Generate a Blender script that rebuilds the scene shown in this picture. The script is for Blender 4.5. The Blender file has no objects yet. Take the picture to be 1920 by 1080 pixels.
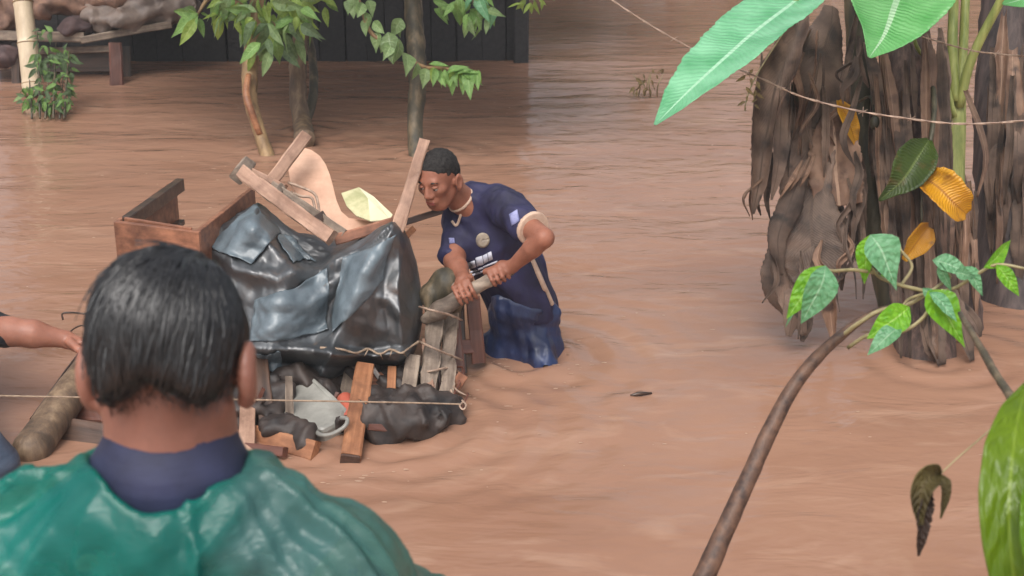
import bpy, math, random
import numpy as np
from mathutils import Vector, Matrix
from mathutils.bvhtree import BVHTree

random.seed(7)
np.random.seed(7)
rng = np.random.default_rng(11)
SC = bpy.context.scene
COL = SC.collection

# ------------------------------------------------------------------ camera, sky, sun, exposure
H, PITCH, LENS = 2.0, math.radians(20.0), 50.0
FPX = LENS / 36.0 * 1920.0
cam_data = bpy.data.cameras.new("camera")
cam_data.lens = LENS
cam_data.sensor_width = 36.0
cam_data.clip_start = 0.05
cam_data.clip_end = 1000.0
cam = bpy.data.objects.new("camera", cam_data)
cam.location = (0, 0, H)
cam.rotation_euler = (math.pi / 2 - PITCH, 0, 0)
cam_data.dof.use_dof = True
cam_data.dof.focus_distance = 4.6
cam_data.dof.aperture_fstop = 9.0
COL.objects.link(cam)
SC.camera = cam

world = bpy.data.worlds.new("World")
SC.world = world
world.use_nodes = True
wt = world.node_tree
for n in list(wt.nodes):
    wt.nodes.remove(n)
sky = wt.nodes.new("ShaderNodeTexSky")
sky.sky_type = 'NISHITA'
sky.sun_disc = False
SUN_EL, SUN_ROT = math.radians(58), math.radians(200)
sky.sun_elevation = SUN_EL
sky.sun_rotation = SUN_ROT
sky.air_density = 1.0
sky.dust_density = 6.0
hs = wt.nodes.new("ShaderNodeHueSaturation")      # overcast: the blue is washed out
hs.inputs['Saturation'].default_value = 0.34
bg = wt.nodes.new("ShaderNodeBackground")
bg.inputs['Strength'].default_value = 0.15
wo = wt.nodes.new("ShaderNodeOutputWorld")
wt.links.new(sky.outputs['Color'], hs.inputs['Color'])
wt.links.new(hs.outputs['Color'], bg.inputs['Color'])
wt.links.new(bg.outputs['Background'], wo.inputs['Surface'])

sun_data = bpy.data.lights.new("sun", 'SUN')
sun_data.energy = 0.8
sun_data.angle = math.radians(30)
sun_data.color = (1.0, 0.97, 0.93)
sun = bpy.data.objects.new("sun", sun_data)
sdir = Vector((math.sin(SUN_ROT) * math.cos(SUN_EL), math.cos(SUN_ROT) * math.cos(SUN_EL), math.sin(SUN_EL)))
sun.rotation_euler = sdir.to_track_quat('Z', 'Y').to_euler()
sun.location = sdir * 30
COL.objects.link(sun)

SC.view_settings.view_transform = 'Standard'
SC.view_settings.look = 'None'
SC.view_settings.gamma = 1.0
SC.view_settings.use_curve_mapping = False
SC.view_settings.exposure = 0.52

# ------------------------------------------------------------------ helpers
CP, SP = math.cos(PITCH), math.sin(PITCH)


def P(px, py, d):
    """a point of the place that the photograph shows at (px, py), d metres away along the view axis"""
    a, b = (px - 960) / FPX, (540 - py) / FPX
    return Vector((d * a, d * (CP + SP * b), H + d * (-SP + CP * b)))


def W(px, py, z=0.0):
    """the point at height z seen at (px, py)"""
    b = (540 - py) / FPX
    return P(px, py, (H - z) / (SP - CP * b))


def tag(o, label=None, cat=None, group=None, kind=None):
    if label: o['label'] = label
    if cat: o['category'] = cat
    if group: o['group'] = group
    if kind: o['kind'] = kind
    return o


def empty(name, loc=(0, 0, 0)):
    o = bpy.data.objects.new(name, None)
    o.empty_display_size = 0.1
    o.location = loc
    COL.objects.link(o)
    return o


def keep_parent(o, parent):
    o.parent = parent
    o.matrix_parent_inverse = Matrix.Translation(-Vector(parent.location))
    return o


def link_mesh(name, verts, faces, mat=None, parent=None, uvs=None, smooth=True, matrix=None):
    me = bpy.data.meshes.new(name)
    me.from_pydata([tuple(map(float, v)) for v in verts], [], [tuple(int(i) for i in f) for f in faces])
    if uvs is not None:
        ul = me.uv_layers.new(name="UVMap")
        li = np.empty(len(me.loops), dtype=np.int32)
        me.loops.foreach_get("vertex_index", li)
        ul.data.foreach_set("uv", np.asarray(uvs, dtype=np.float32)[li].ravel())
    if mat: me.materials.append(mat)
    me.polygons.foreach_set("use_smooth", [smooth] * len(me.polygons))
    me.update()
    o = bpy.data.objects.new(name, me)
    COL.objects.link(o)
    if matrix is not None: o.matrix_world = matrix
    if parent is not None: keep_parent(o, parent)
    return o


def add_mod_bevel(o, w):
    m = o.modifiers.new("bevel", 'BEVEL')
    m.width = w
    m.segments = 2
    m.limit_method = 'ANGLE'


class MB:
    """collects geometry for one object"""
    def __init__(self):
        self.v, self.f, self.uv = [], [], []

    def add(self, v, f, uv=None):
        b = len(self.v)
        self.v.extend([tuple(x) for x in v])
        self.f.extend([tuple(i + b for i in q) for q in f])
        self.uv.extend([tuple(x) for x in uv] if uv is not None else [(0, 0)] * len(v))

    def build(self, name, mat, parent=None, smooth=True):
        return link_mesh(name, self.v, self.f, mat, parent, self.uv, smooth)


def catmull(pts, n):
    pts = [np.array(p, dtype=float) for p in pts]
    if len(pts) == 2:
        return [pts[0] + (pts[1] - pts[0]) * t for t in np.linspace(0, 1, n)]
    out = []
    m = len(pts) - 1
    for u in np.linspace(0, m, n):
        i = min(int(u), m - 1)
        t = u - i
        p1, p2 = pts[i], pts[i + 1]
        p0 = pts[i - 1] if i > 0 else 2 * p1 - p2
        p3 = pts[i + 2] if i + 2 <= m else 2 * p2 - p1
        out.append(0.5 * ((2 * p1) + (-p0 + p2) * t + (2 * p0 - 5 * p1 + 4 * p2 - p3) * t * t + (-p0 + 3 * p1 - 3 * p2 + p3) * t ** 3))
    return out


def lerp_list(vals, n):
    return np.interp(np.linspace(0, len(vals) - 1, n), range(len(vals)), vals)


def tube_geo(pts, radii, n=16, sides=8, rough=0.0, seed=0, caps=True, oval=1.0):
    """a tube along a smooth curve"""
    r_ = np.random.default_rng(seed)
    c = catmull(pts, n)
    rad = lerp_list(radii, n) if hasattr(radii, '__len__') else np.full(n, radii)
    v, f, uv = [], [], []
    prev = None
    L = 0
    for i in range(n):
        a = c[max(i - 1, 0)]
        b = c[min(i + 1, n - 1)]
        t = (b - a) / (np.linalg.norm(b - a) + 1e-9)
        if prev is None:
            h = np.array([0, 0, 1.0]) if abs(t[2]) < 0.9 else np.array([1.0, 0, 0])
            s = np.cross(t, h)
        else:
            s = prev - t * np.dot(prev, t)
        s /= np.linalg.norm(s) + 1e-9
        prev = s
        u = np.cross(t, s)
        if i: L += np.linalg.norm(c[i] - c[i - 1])
        for k in range(sides):
            an = 2 * math.pi * k / sides
            rr = rad[i] * (1 + rough * r_.uniform(-1, 1))
            v.append(c[i] + s * math.cos(an) * rr + u * math.sin(an) * rr * oval)
            uv.append((L, k / sides))
    for i in range(n - 1):
        for k in range(sides):
            k2 = (k + 1) % sides
            f.append((i * sides + k, i * sides + k2, (i + 1) * sides + k2, (i + 1) * sides + k))
    if caps:
        f.append(tuple(range(sides))[::-1])
        f.append(tuple((n - 1) * sides + k for k in range(sides)))
    return v, f, uv


def tube(name, pts, radii, mat, parent=None, **kw):
    v, f, uv = tube_geo(pts, radii, **kw)
    return link_mesh(name, v, f, mat, parent, uv)


def frame(dirx, hint):
    x = Vector(dirx).normalized()
    h = Vector(hint)
    y = h.cross(x)
    if y.length < 1e-4: y = Vector((0, 0, 1)).cross(x)
    y.normalize()
    z = x.cross(y)
    return x, y, z


def beam(name, p0, p1, w, t, mat, parent=None, jit=0.03, seed=0, hint=None, taper=1.0, n=7, roll=0.0):
    """a sawn timber from p0 to p1: w across the view, t in depth; slightly worn edges"""
    r_ = np.random.default_rng(seed + 101)
    p0, p1 = Vector(p0), Vector(p1)
    L = (p1 - p0).length
    if hint is None: hint = Vector((0, 0, H)) - p0
    x, y, z = frame(p1 - p0, hint)
    if roll:
        c, s = math.cos(roll), math.sin(roll)
        y, z = y * c + z * s, z * c - y * s
    M = Matrix(((x.x, y.x, z.x, p0.x), (x.y, y.y, z.y, p0.y), (x.z, y.z, z.z, p0.z), (0, 0, 0, 1)))
    ch = min(w, t) * 0.12
    v, f, uv = [], [], []
    bow = r_.uniform(-1, 1) * 0.004 * L
    for i in range(n):
        u = i / (n - 1)
        k = 1 + (taper - 1) * u
        hw, ht = w / 2 * k, t / 2 * k
        ring = [(hw, ht - ch), (hw - ch, ht), (-hw + ch, ht), (-hw, ht - ch), (-hw, -ht + ch), (-hw + ch, -ht), (hw - ch, -ht), (hw, -ht + ch)]
        dy = bow * math.sin(math.pi * u)
        for (a, b) in ring:
            e = jit * min(w, t)
            xo = r_.uniform(-1, 1) * (e if i in (0, n - 1) else 0)
            v.append((u * L + xo, a + dy + r_.uniform(-e, e), b + r_.uniform(-e, e)))
            uv.append((u * L, a))
    for i in range(n - 1):
        for k in range(8):
            k2 = (k + 1) % 8
            f.append((i * 8 + k, i * 8 + k2, (i + 1) * 8 + k2, (i + 1) * 8 + k))
    f.append(tuple(range(8))[::-1])
    f.append(tuple((n - 1) * 8 + k for k in range(8)))
    return link_mesh(name, v, f, mat, parent, uv, False, M)


def wav(p, seed, scale, n=7):
    """smooth random field made of a few sine waves"""
    r_ = np.random.default_rng(seed)
    out = 0
    for _ in range(n):
        d = r_.normal(size=3)
        d /= np.linalg.norm(d)
        out = out + np.sin((p[..., 0] * d[0] + p[..., 1] * d[1] + p[..., 2] * d[2]) * scale * r_.uniform(.6, 1.6) + r_.uniform(0, 6.28))
    return out / n


def crease(p, seed, scale, n=10):
    """creased field: a sum of folded sheets, sharp at the folds"""
    r_ = np.random.default_rng(seed)
    out = 0
    for _ in range(n):
        d = r_.normal(size=3)
        d /= np.linalg.norm(d)
        q = (p[..., 0] * d[0] + p[..., 1] * d[1] + p[..., 2] * d[2]) * scale * r_.uniform(.5, 1.8) + r_.uniform(0, 10)
        q = q + 0.6 * np.sin(q * 0.7 + r_.uniform(0, 6))
        out = out + np.abs((q % 2) - 1) * r_.uniform(.4, 1)
    return out / n - 0.35


def ribbon_geo(pts, widths, facing, n=24, m=8, fold=0.25, curl=0.0, wave=0.0, seed=0, ragged=0.0, veins=0.0, nveins=30):
    """a leaf blade along a midrib: fold lifts the two halves, curl rolls them, veins corrugates"""
    r_ = np.random.default_rng(seed)
    c = catmull(pts, n)
    wd = lerp_list(widths, n)
    v, f, uv = [], [], []
    facing = np.array(facing, float)
    ph = r_.uniform(0, 6.28, 4)
    rag = [r_.uniform(1 - ragged, 1, n), r_.uniform(1 - ragged, 1, n)]
    for i in range(n):
        t = c[min(i + 1, n - 1)] - c[max(i - 1, 0)]
        t /= np.linalg.norm(t) + 1e-9
        s = np.cross(t, facing)
        s /= np.linalg.norm(s) + 1e-9
        nn = np.cross(s, t)
        u = i / (n - 1)
        for j in range(m + 1):
            q = 2 * j / m - 1
            w = wd[i] * (rag[0][i] if q < 0 else rag[1][i])
            a = abs(q)
            ang = fold + curl * a
            x = math.copysign(w * a * math.cos(ang), q)
            z = w * a * math.sin(ang)
            z += wave * wd[i] * a * (math.sin(u * 17 + ph[0] + (q > 0) * 2) * .6 + math.sin(u * 41 + ph[1] + q * 3) * .4)
            z += veins * math.sin((u + a * .10) * nveins * 6.28) * min(1, a * 4)
            v.append(c[i] + s * x + nn * z)
            uv.append((u, j / m))
    for i in range(n - 1):
        for j in range(m):
            a = i * (m + 1) + j
            f.append((a, a + 1, a + m + 2, a + m + 1))
    return v, f, uv


def ribbon(name, pts, widths, facing, mat, parent=None, thick=0.0, **kw):
    v, f, uv = ribbon_geo(pts, widths, facing, **kw)
    o = link_mesh(name, v, f, mat, parent, uv)
    if thick:
        md = o.modifiers.new("solid", 'SOLIDIFY')
        md.thickness = thick
    return o


# ---- smooth bodies: a signed distance field and its surface
def A3(p): return np.array(p, dtype=float)


class Field:
    def __init__(self):
        self.p = []

    def cone(self, a, b, ra, rb, k=0.02, sub=False, thin=None, q=1.0):
        self.p.append(('c', A3(a), A3(b), ra, rb, k, sub, None if thin is None else A3(thin) / np.linalg.norm(A3(thin)), q))
        return self

    def chain(self, pts, rads, k=0.015, **kw):
        for i in range(len(pts) - 1):
            self.cone(pts[i], pts[i + 1], rads[i], rads[i + 1], k, **kw)
        return self

    def ell(self, c, R, r, k=0.015, sub=False):
        self.p.append(('e', A3(c), np.array(R, float), A3(r), None, k, sub, None, 1.0))
        return self

    def plane(self, pt, n, k=0.004):
        """keep the side that n points away from"""
        n = A3(n)
        self.p.append(('p', A3(pt), n / np.linalg.norm(n), None, None, k, True, None, 1.0))
        return self

    def bounds(self):
        lo, hi = np.full(3, 1e9), np.full(3, -1e9)
        for t, a, b, r, r2, k, sub, thin, q in self.p:
            if sub or t == 'p': continue
            if t == 'c':
                m = max(r, r2)
                lo = np.minimum(lo, np.minimum(a, b) - m)
                hi = np.maximum(hi, np.maximum(a, b) + m)
            else:
                m = max(r)
                lo = np.minimum(lo, a - m)
                hi = np.maximum(hi, a + m)
        return lo, hi

    def mesh(self, vox, disp=None):
        lo, hi = self.bounds()
        lo = lo - 4 * vox - 0.012
        hi = hi + 4 * vox + 0.012
        n = np.ceil((hi - lo) / vox).astype(int) + 1
        ax = [lo[i] + np.arange(n[i]) * vox for i in range(3)]
        F = np.full(n, 0.06)
        for t, a, b, r, r2, k, sub, thin, q in self.p:
            if t == 'p':
                X, Y, Z = np.meshgrid(*ax, indexing='ij', sparse=True)
                d = (X - a[0]) * b[0] + (Y - a[1]) * b[1] + (Z - a[2]) * b[2]
                F = np.maximum(F, d)
                continue
            m = (max(r, r2) if t == 'c' else max(r)) + k + 0.05
            l2 = (np.minimum(a, b) if t == 'c' else a) - m
            h2 = (np.maximum(a, b) if t == 'c' else a) + m
            sl = []
            ok = True
            for i in range(3):
                i0 = max(0, int((l2[i] - lo[i]) / vox))
                i1 = min(n[i], int((h2[i] - lo[i]) / vox) + 2)
                if i1 <= i0: ok = False
                sl.append(slice(i0, i1))
            if not ok: continue
            X, Y, Z = np.meshgrid(*[ax[i][sl[i]] for i in range(3)], indexing='ij')
            p = np.stack([X, Y, Z], -1)
            if t == 'c':
                aa, bb = a, b
                if thin is not None:
                    sc = 1 / q - 1
                    ref = a @ thin
                    p = p + sc * ((p @ thin - ref)[..., None]) * thin
                    bb = b + sc * (b @ thin - ref) * thin
                ab = bb - aa
                tt = np.clip(((p - aa) @ ab) / (ab @ ab + 1e-12), 0, 1)
                d = np.linalg.norm(p - aa - tt[..., None] * ab, axis=-1) - (r + tt * (r2 - r))
                if thin is not None: d = d * (1 + q) / 2
            else:
                l = (p - a) @ b
                k0 = np.linalg.norm(l / r, axis=-1)
                k1 = np.linalg.norm(l / (r * r), axis=-1) + 1e-9
                d = k0 * (k0 - 1) / k1
            G = F[tuple(sl)]
            if sub:
                d = -d
                h = np.maximum(k - np.abs(G - d), 0) / k
                F[tuple(sl)] = np.maximum(G, d) + h * h * k * .25
            else:
                h = np.maximum(k - np.abs(G - d), 0) / k
                F[tuple(sl)] = np.minimum(G, d) - h * h * k * .25
        if disp is not None:
            band = np.abs(F) < 0.04
            idx = np.argwhere(band)
            pts = lo + idx * vox
            F[band] += disp(pts)
        return surface_nets(F, lo, vox)


def surface_nets(F, lo, vox):
    S = F < 0
    nx, ny, nz = F.shape
    cnt = np.zeros((nx - 1, ny - 1, nz - 1), dtype=np.int8)
    offs = [(i, j, k) for i in (0, 1) for j in (0, 1) for k in (0, 1)]
    for (i, j, k) in offs:
        cnt += S[i:nx - 1 + i, j:ny - 1 + j, k:nz - 1 + k]
    act = np.argwhere((cnt > 0) & (cnt < 8))
    vid = np.full(cnt.shape, -1, dtype=np.int64)
    vid[act[:, 0], act[:, 1], act[:, 2]] = np.arange(len(act))
    acc = np.zeros((len(act), 3))
    num = np.zeros(len(act))
    for a in offs:
        for axis in range(3):
            if a[axis]: continue
            b = list(a)
            b[axis] = 1
            va = F[act[:, 0] + a[0], act[:, 1] + a[1], act[:, 2] + a[2]]
            vb = F[act[:, 0] + b[0], act[:, 1] + b[1], act[:, 2] + b[2]]
            x = (va < 0) != (vb < 0)
            t = np.where(x, va / np.where(x, va - vb, 1), 0)
            pos = np.array(a, float)[None, :].repeat(len(act), 0)
            pos[:, axis] = t
            acc[x] += pos[x]
            num[x] += 1
    V = lo + (act + acc / num[:, None]) * vox
    faces = []
    for axis in range(3):
        u, w = [(1, 2), (2, 0), (0, 1)][axis]
        sh = [slice(None)] * 3
        s0 = list(sh); s1 = list(sh)
        s0[axis] = slice(0, -1); s1[axis] = slice(1, None)
        ch = np.argwhere(S[tuple(s0)] != S[tuple(s1)])
        ok = (ch[:, u] > 0) & (ch[:, w] > 0) & (ch[:, u] < F.shape[u] - 1) & (ch[:, w] < F.shape[w] - 1)
        ch = ch[ok]
        ins = S[ch[:, 0], ch[:, 1], ch[:, 2]]
        q = []
        for (du, dw) in ((-1, -1), (0, -1), (0, 0), (-1, 0)):
            c = ch.copy()
            c[:, u] += du
            c[:, w] += dw
            q.append(vid[c[:, 0], c[:, 1], c[:, 2]])
        q = np.stack(q, 1)
        q[~ins] = q[~ins][:, ::-1]
        faces.append(q)
    return V, np.concatenate(faces)


def field_obj(name, F, vox, mat, parent=None, disp=None):
    V, Q = F.mesh(vox, disp)
    me = bpy.data.meshes.new(name)
    me.vertices.add(len(V))
    me.vertices.foreach_set("co", V.astype(np.float32).ravel())
    me.loops.add(Q.size)
    me.loops.foreach_set("vertex_index", Q.astype(np.int32).ravel())
    me.polygons.add(len(Q))
    me.polygons.foreach_set("loop_start", np.arange(0, Q.size, 4, dtype=np.int32))
    me.polygons.foreach_set("loop_total", np.full(len(Q), 4, dtype=np.int32))
    me.update(calc_edges=True)
    me.validate()
    me.polygons.foreach_set("use_smooth", [True] * len(me.polygons))
    if mat: me.materials.append(mat)
    o = bpy.data.objects.new(name, me)
    COL.objects.link(o)
    if parent is not None: keep_parent(o, parent)
    return o


def bvh_of(o):
    me = o.data
    return BVHTree.FromPolygons([v.co.copy() for v in me.vertices], [tuple(p.vertices) for p in me.polygons])


# ------------------------------------------------------------------ materials
MATS = {}


def mat_new(name):
    m = bpy.data.materials.new(name)
    m.use_nodes = True
    nt = m.node_tree
    b = nt.nodes["Principled BSDF"]
    return m, nt, b


def mat(name, c1, c2=None, rough=0.6, scale=(6, 6, 6), detail=6, spec=0.5, bump=0.0, bscale=None, c3=None, coord='Object', lo=.35, hi=.65,
        rand=0.0, trans=None, rough2=None, distort=0.0, coat=0.0, sub=0.0, stain=None, stain_scale=7.0):
    """noise-varied surface; scale stretches the grain; trans = colour of light let through"""
    m, nt, b = mat_new(name)
    L = nt.links
    tc = nt.nodes.new("ShaderNodeTexCoord")
    mp = nt.nodes.new("ShaderNodeMapping")
    mp.inputs['Scale'].default_value = scale
    L.new(tc.outputs[coord], mp.inputs['Vector'])
    nz = nt.nodes.new("ShaderNodeTexNoise")
    nz.inputs['Scale'].default_value = 1.0
    nz.inputs['Detail'].default_value = detail
    nz.inputs['Roughness'].default_value = 0.62
    nz.inputs['Distortion'].default_value = distort
    L.new(mp.outputs['Vector'], nz.inputs['Vector'])
    cr = nt.nodes.new("ShaderNodeValToRGB")
    cr.color_ramp.elements[0].position = lo
    cr.color_ramp.elements[1].position = hi
    cr.color_ramp.elements[0].color = (*c1, 1)
    cr.color_ramp.elements[1].color = (*(c2 or c1), 1)
    if c3:
        e = cr.color_ramp.elements.new((lo + hi) / 2)
        e.color = (*c3, 1)
    L.new(nz.outputs['Fac'], cr.inputs['Fac'])
    col = cr.outputs['Color']
    if stain:                                     # patches of mud and soaked wood
        ns = nt.nodes.new("ShaderNodeTexNoise")
        ns.inputs['Scale'].default_value = stain_scale
        ns.inputs['Detail'].default_value = 7
        ns.inputs['Roughness'].default_value = 0.7
        L.new(tc.outputs[coord], ns.inputs['Vector'])
        rs_ = nt.nodes.new("ShaderNodeValToRGB")
        rs_.color_ramp.elements[0].position = .42
        rs_.color_ramp.elements[1].position = .66
        rs_.color_ramp.elements[1].color = (.8, .8, .8, 1)
        L.new(ns.outputs['Fac'], rs_.inputs['Fac'])
        ms = nt.nodes.new("ShaderNodeMixRGB")
        ms.inputs['Color2'].default_value = (*stain, 1)
        L.new(rs_.outputs['Color'], ms.inputs['Fac'])
        L.new(col, ms.inputs['Color1'])
        col = ms.outputs['Color']
    if rand:
        oi = nt.nodes.new("ShaderNodeObjectInfo")
        hsv = nt.nodes.new("ShaderNodeHueSaturation")
        mr = nt.nodes.new("ShaderNodeMapRange")
        mr.inputs['To Min'].default_value = 1 - rand
        mr.inputs['To Max'].default_value = 1 + rand
        L.new(oi.outputs['Random'], mr.inputs['Value'])
        L.new(mr.outputs['Result'], hsv.inputs['Value'])
        L.new(col, hsv.inputs['Color'])
        col = hsv.outputs['Color']
    L.new(col, b.inputs['Base Color'])
    b.inputs['Roughness'].default_value = rough
    if rough2 is not None:
        r2 = nt.nodes.new("ShaderNodeMapRange")
        r2.inputs['From Min'].default_value = .35
        r2.inputs['From Max'].default_value = .65
        r2.inputs['To Min'].default_value = rough
        r2.inputs['To Max'].default_value = rough2
        L.new(nz.outputs['Fac'], r2.inputs['Value'])
        L.new(r2.outputs['Result'], b.inputs['Roughness'])
    b.inputs['Specular IOR Level'].default_value = spec
    b.inputs['Coat Weight'].default_value = coat
    b.inputs['Coat Roughness'].default_value = 0.2
    if sub:
        b.inputs['Subsurface Weight'].default_value = sub
        b.inputs['Subsurface Radius'].default_value = (0.012, 0.005, 0.003)
        b.inputs['Subsurface Scale'].default_value = 0.5
    if bump:
        src = nz.outputs['Fac']
        if bscale:
            mp2 = nt.nodes.new("ShaderNodeMapping")
            mp2.inputs['Scale'].default_value = bscale
            L.new(tc.outputs[coord], mp2.inputs['Vector'])
            n2 = nt.nodes.new("ShaderNodeTexNoise")
            n2.inputs['Scale'].default_value = 1
            n2.inputs['Detail'].default_value = 5
            L.new(mp2.outputs['Vector'], n2.inputs['Vector'])
            src = n2.outputs['Fac']
        bp = nt.nodes.new("ShaderNodeBump")
        bp.inputs['Strength'].default_value = 1.0
        bp.inputs['Distance'].default_value = bump
        L.new(src, bp.inputs['Height'])
        L.new(bp.outputs['Normal'], b.inputs['Normal'])
    if trans:
        out = nt.nodes["Material Output"]
        tr = nt.nodes.new("ShaderNodeBsdfTranslucent")
        tr.inputs['Color'].default_value = (*trans, 1)
        mx = nt.nodes.new("ShaderNodeMixShader")
        mx.inputs['Fac'].default_value = 0.35
        L.new(b.outputs['BSDF'], mx.inputs[1])
        L.new(tr.outputs['BSDF'], mx.inputs[2])
        L.new(mx.outputs['Shader'], out.inputs['Surface'])
    MATS[name] = m
    return m


def leaf_mat(name, cm, cb, cedge, trans, rough=0.35, nveins=40, vein=0.35, slant=4.0, rand=0.2, bump=0.0008, spots=None, tfac=0.4):
    """leaf blade drawn from its own UV: midrib, slanting side veins, mottling"""
    m, nt, b = mat_new(name)
    L = nt.links
    uv = nt.nodes.new("ShaderNodeUVMap")
    sep = nt.nodes.new("ShaderNodeSeparateXYZ")
    L.new(uv.outputs['UV'], sep.inputs['Vector'])

    def math_n(op, a, bb=None):
        n = nt.nodes.new("ShaderNodeMath")
        n.operation = op
        for i, x in enumerate((a, bb)):
            if x is None: continue
            if isinstance(x, (int, float)): n.inputs[i].default_value = x
            else: L.new(x, n.inputs[i])
        return n.outputs[0]
    half = math_n('ABSOLUTE', math_n('SUBTRACT', sep.outputs['Y'], 0.5))
    ph = math_n('MULTIPLY', math_n('SUBTRACT', sep.outputs['X'], math_n('MULTIPLY', half, slant * .05)), nveins * 6.28)
    tw = nt.nodes.new("ShaderNodeTexNoise")
    tw.inputs['Scale'].default_value = 4.0
    tw.inputs['Detail'].default_value = 4
    L.new(uv.outputs['UV'], tw.inputs['Vector'])
    ph = math_n('ADD', ph, math_n('MULTIPLY', tw.outputs['Fac'], 14.0))
    sv = math_n('SINE', ph)
    rib = math_n('LESS_THAN', half, 0.028)
    tc = nt.nodes.new("ShaderNodeTexCoord")
    nz = nt.nodes.new("ShaderNodeTexNoise")
    nz.inputs['Scale'].default_value = 9
    nz.inputs['Detail'].default_value = 5
    L.new(tc.outputs['Object'], nz.inputs['Vector'])
    cr = nt.nodes.new("ShaderNodeValToRGB")
    cr.color_ramp.elements[0].position = .32
    cr.color_ramp.elements[1].position = .68
    cr.color_ramp.elements[0].color = (*cm, 1)
    cr.color_ramp.elements[1].color = (*cb, 1)
    L.new(nz.outputs['Fac'], cr.inputs['Fac'])
    mix = nt.nodes.new("ShaderNodeMixRGB")
    mix.inputs['Color2'].default_value = (*cedge, 1)
    L.new(cr.outputs['Color'], mix.inputs['Color1'])
    f = math_n('MAXIMUM', math_n('MULTIPLY', math_n('MAXIMUM', sv, 0.0), vein), rib)
    L.new(f, mix.inputs['Fac'])
    col = mix.outputs['Color']
    if spots:
        n3 = nt.nodes.new("ShaderNodeTexNoise")
        n3.inputs['Scale'].default_value = 14
        n3.inputs['Detail'].default_value = 8
        L.new(tc.outputs['Object'], n3.inputs['Vector'])
        c3 = nt.nodes.new("ShaderNodeValToRGB")
        c3.color_ramp.elements[0].position = .56
        c3.color_ramp.elements[1].position = .68
        L.new(n3.outputs['Fac'], c3.inputs['Fac'])
        m3 = nt.nodes.new("ShaderNodeMixRGB")
        m3.inputs['Color2'].default_value = (*spots, 1)
        L.new(c3.outputs['Color'], m3.inputs['Fac'])
        L.new(col, m3.inputs['Color1'])
        col = m3.outputs['Color']
    oi = nt.nodes.new("ShaderNodeObjectInfo")
    mr = nt.nodes.new("ShaderNodeMapRange")
    mr.inputs['To Min'].default_value = 1 - rand
    mr.inputs['To Max'].default_value = 1 + rand
    L.new(oi.outputs['Random'], mr.inputs['Value'])
    hsv = nt.nodes.new("ShaderNodeHueSaturation")
    L.new(mr.outputs['Result'], hsv.inputs['Value'])
    L.new(col, hsv.inputs['Color'])
    L.new(hsv.outputs['Color'], b.inputs['Base Color'])
    b.inputs['Roughness'].default_value = rough
    bp = nt.nodes.new("ShaderNodeBump")
    bp.inputs['Distance'].default_value = bump
    L.new(sv, bp.inputs['Height'])
    L.new(bp.outputs['Normal'], b.inputs['Normal'])
    tr = nt.nodes.new("ShaderNodeBsdfTranslucent")
    tr.inputs['Color'].default_value = (*trans, 1)
    mx = nt.nodes.new("ShaderNodeMixShader")
    mx.inputs['Fac'].default_value = tfac
    L.new(b.outputs['BSDF'], mx.inputs[1])
    L.new(tr.outputs['BSDF'], mx.inputs[2])
    L.new(mx.outputs['Shader'], nt.nodes["Material Output"].inputs['Surface'])
    MATS[name] = m
    return m


def srgb(r, g, b):
    return tuple(((x / 255) / 12.92 if x / 255 <= .04045 else ((x / 255 + .055) / 1.055) ** 2.4) for x in (r, g, b))

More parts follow.
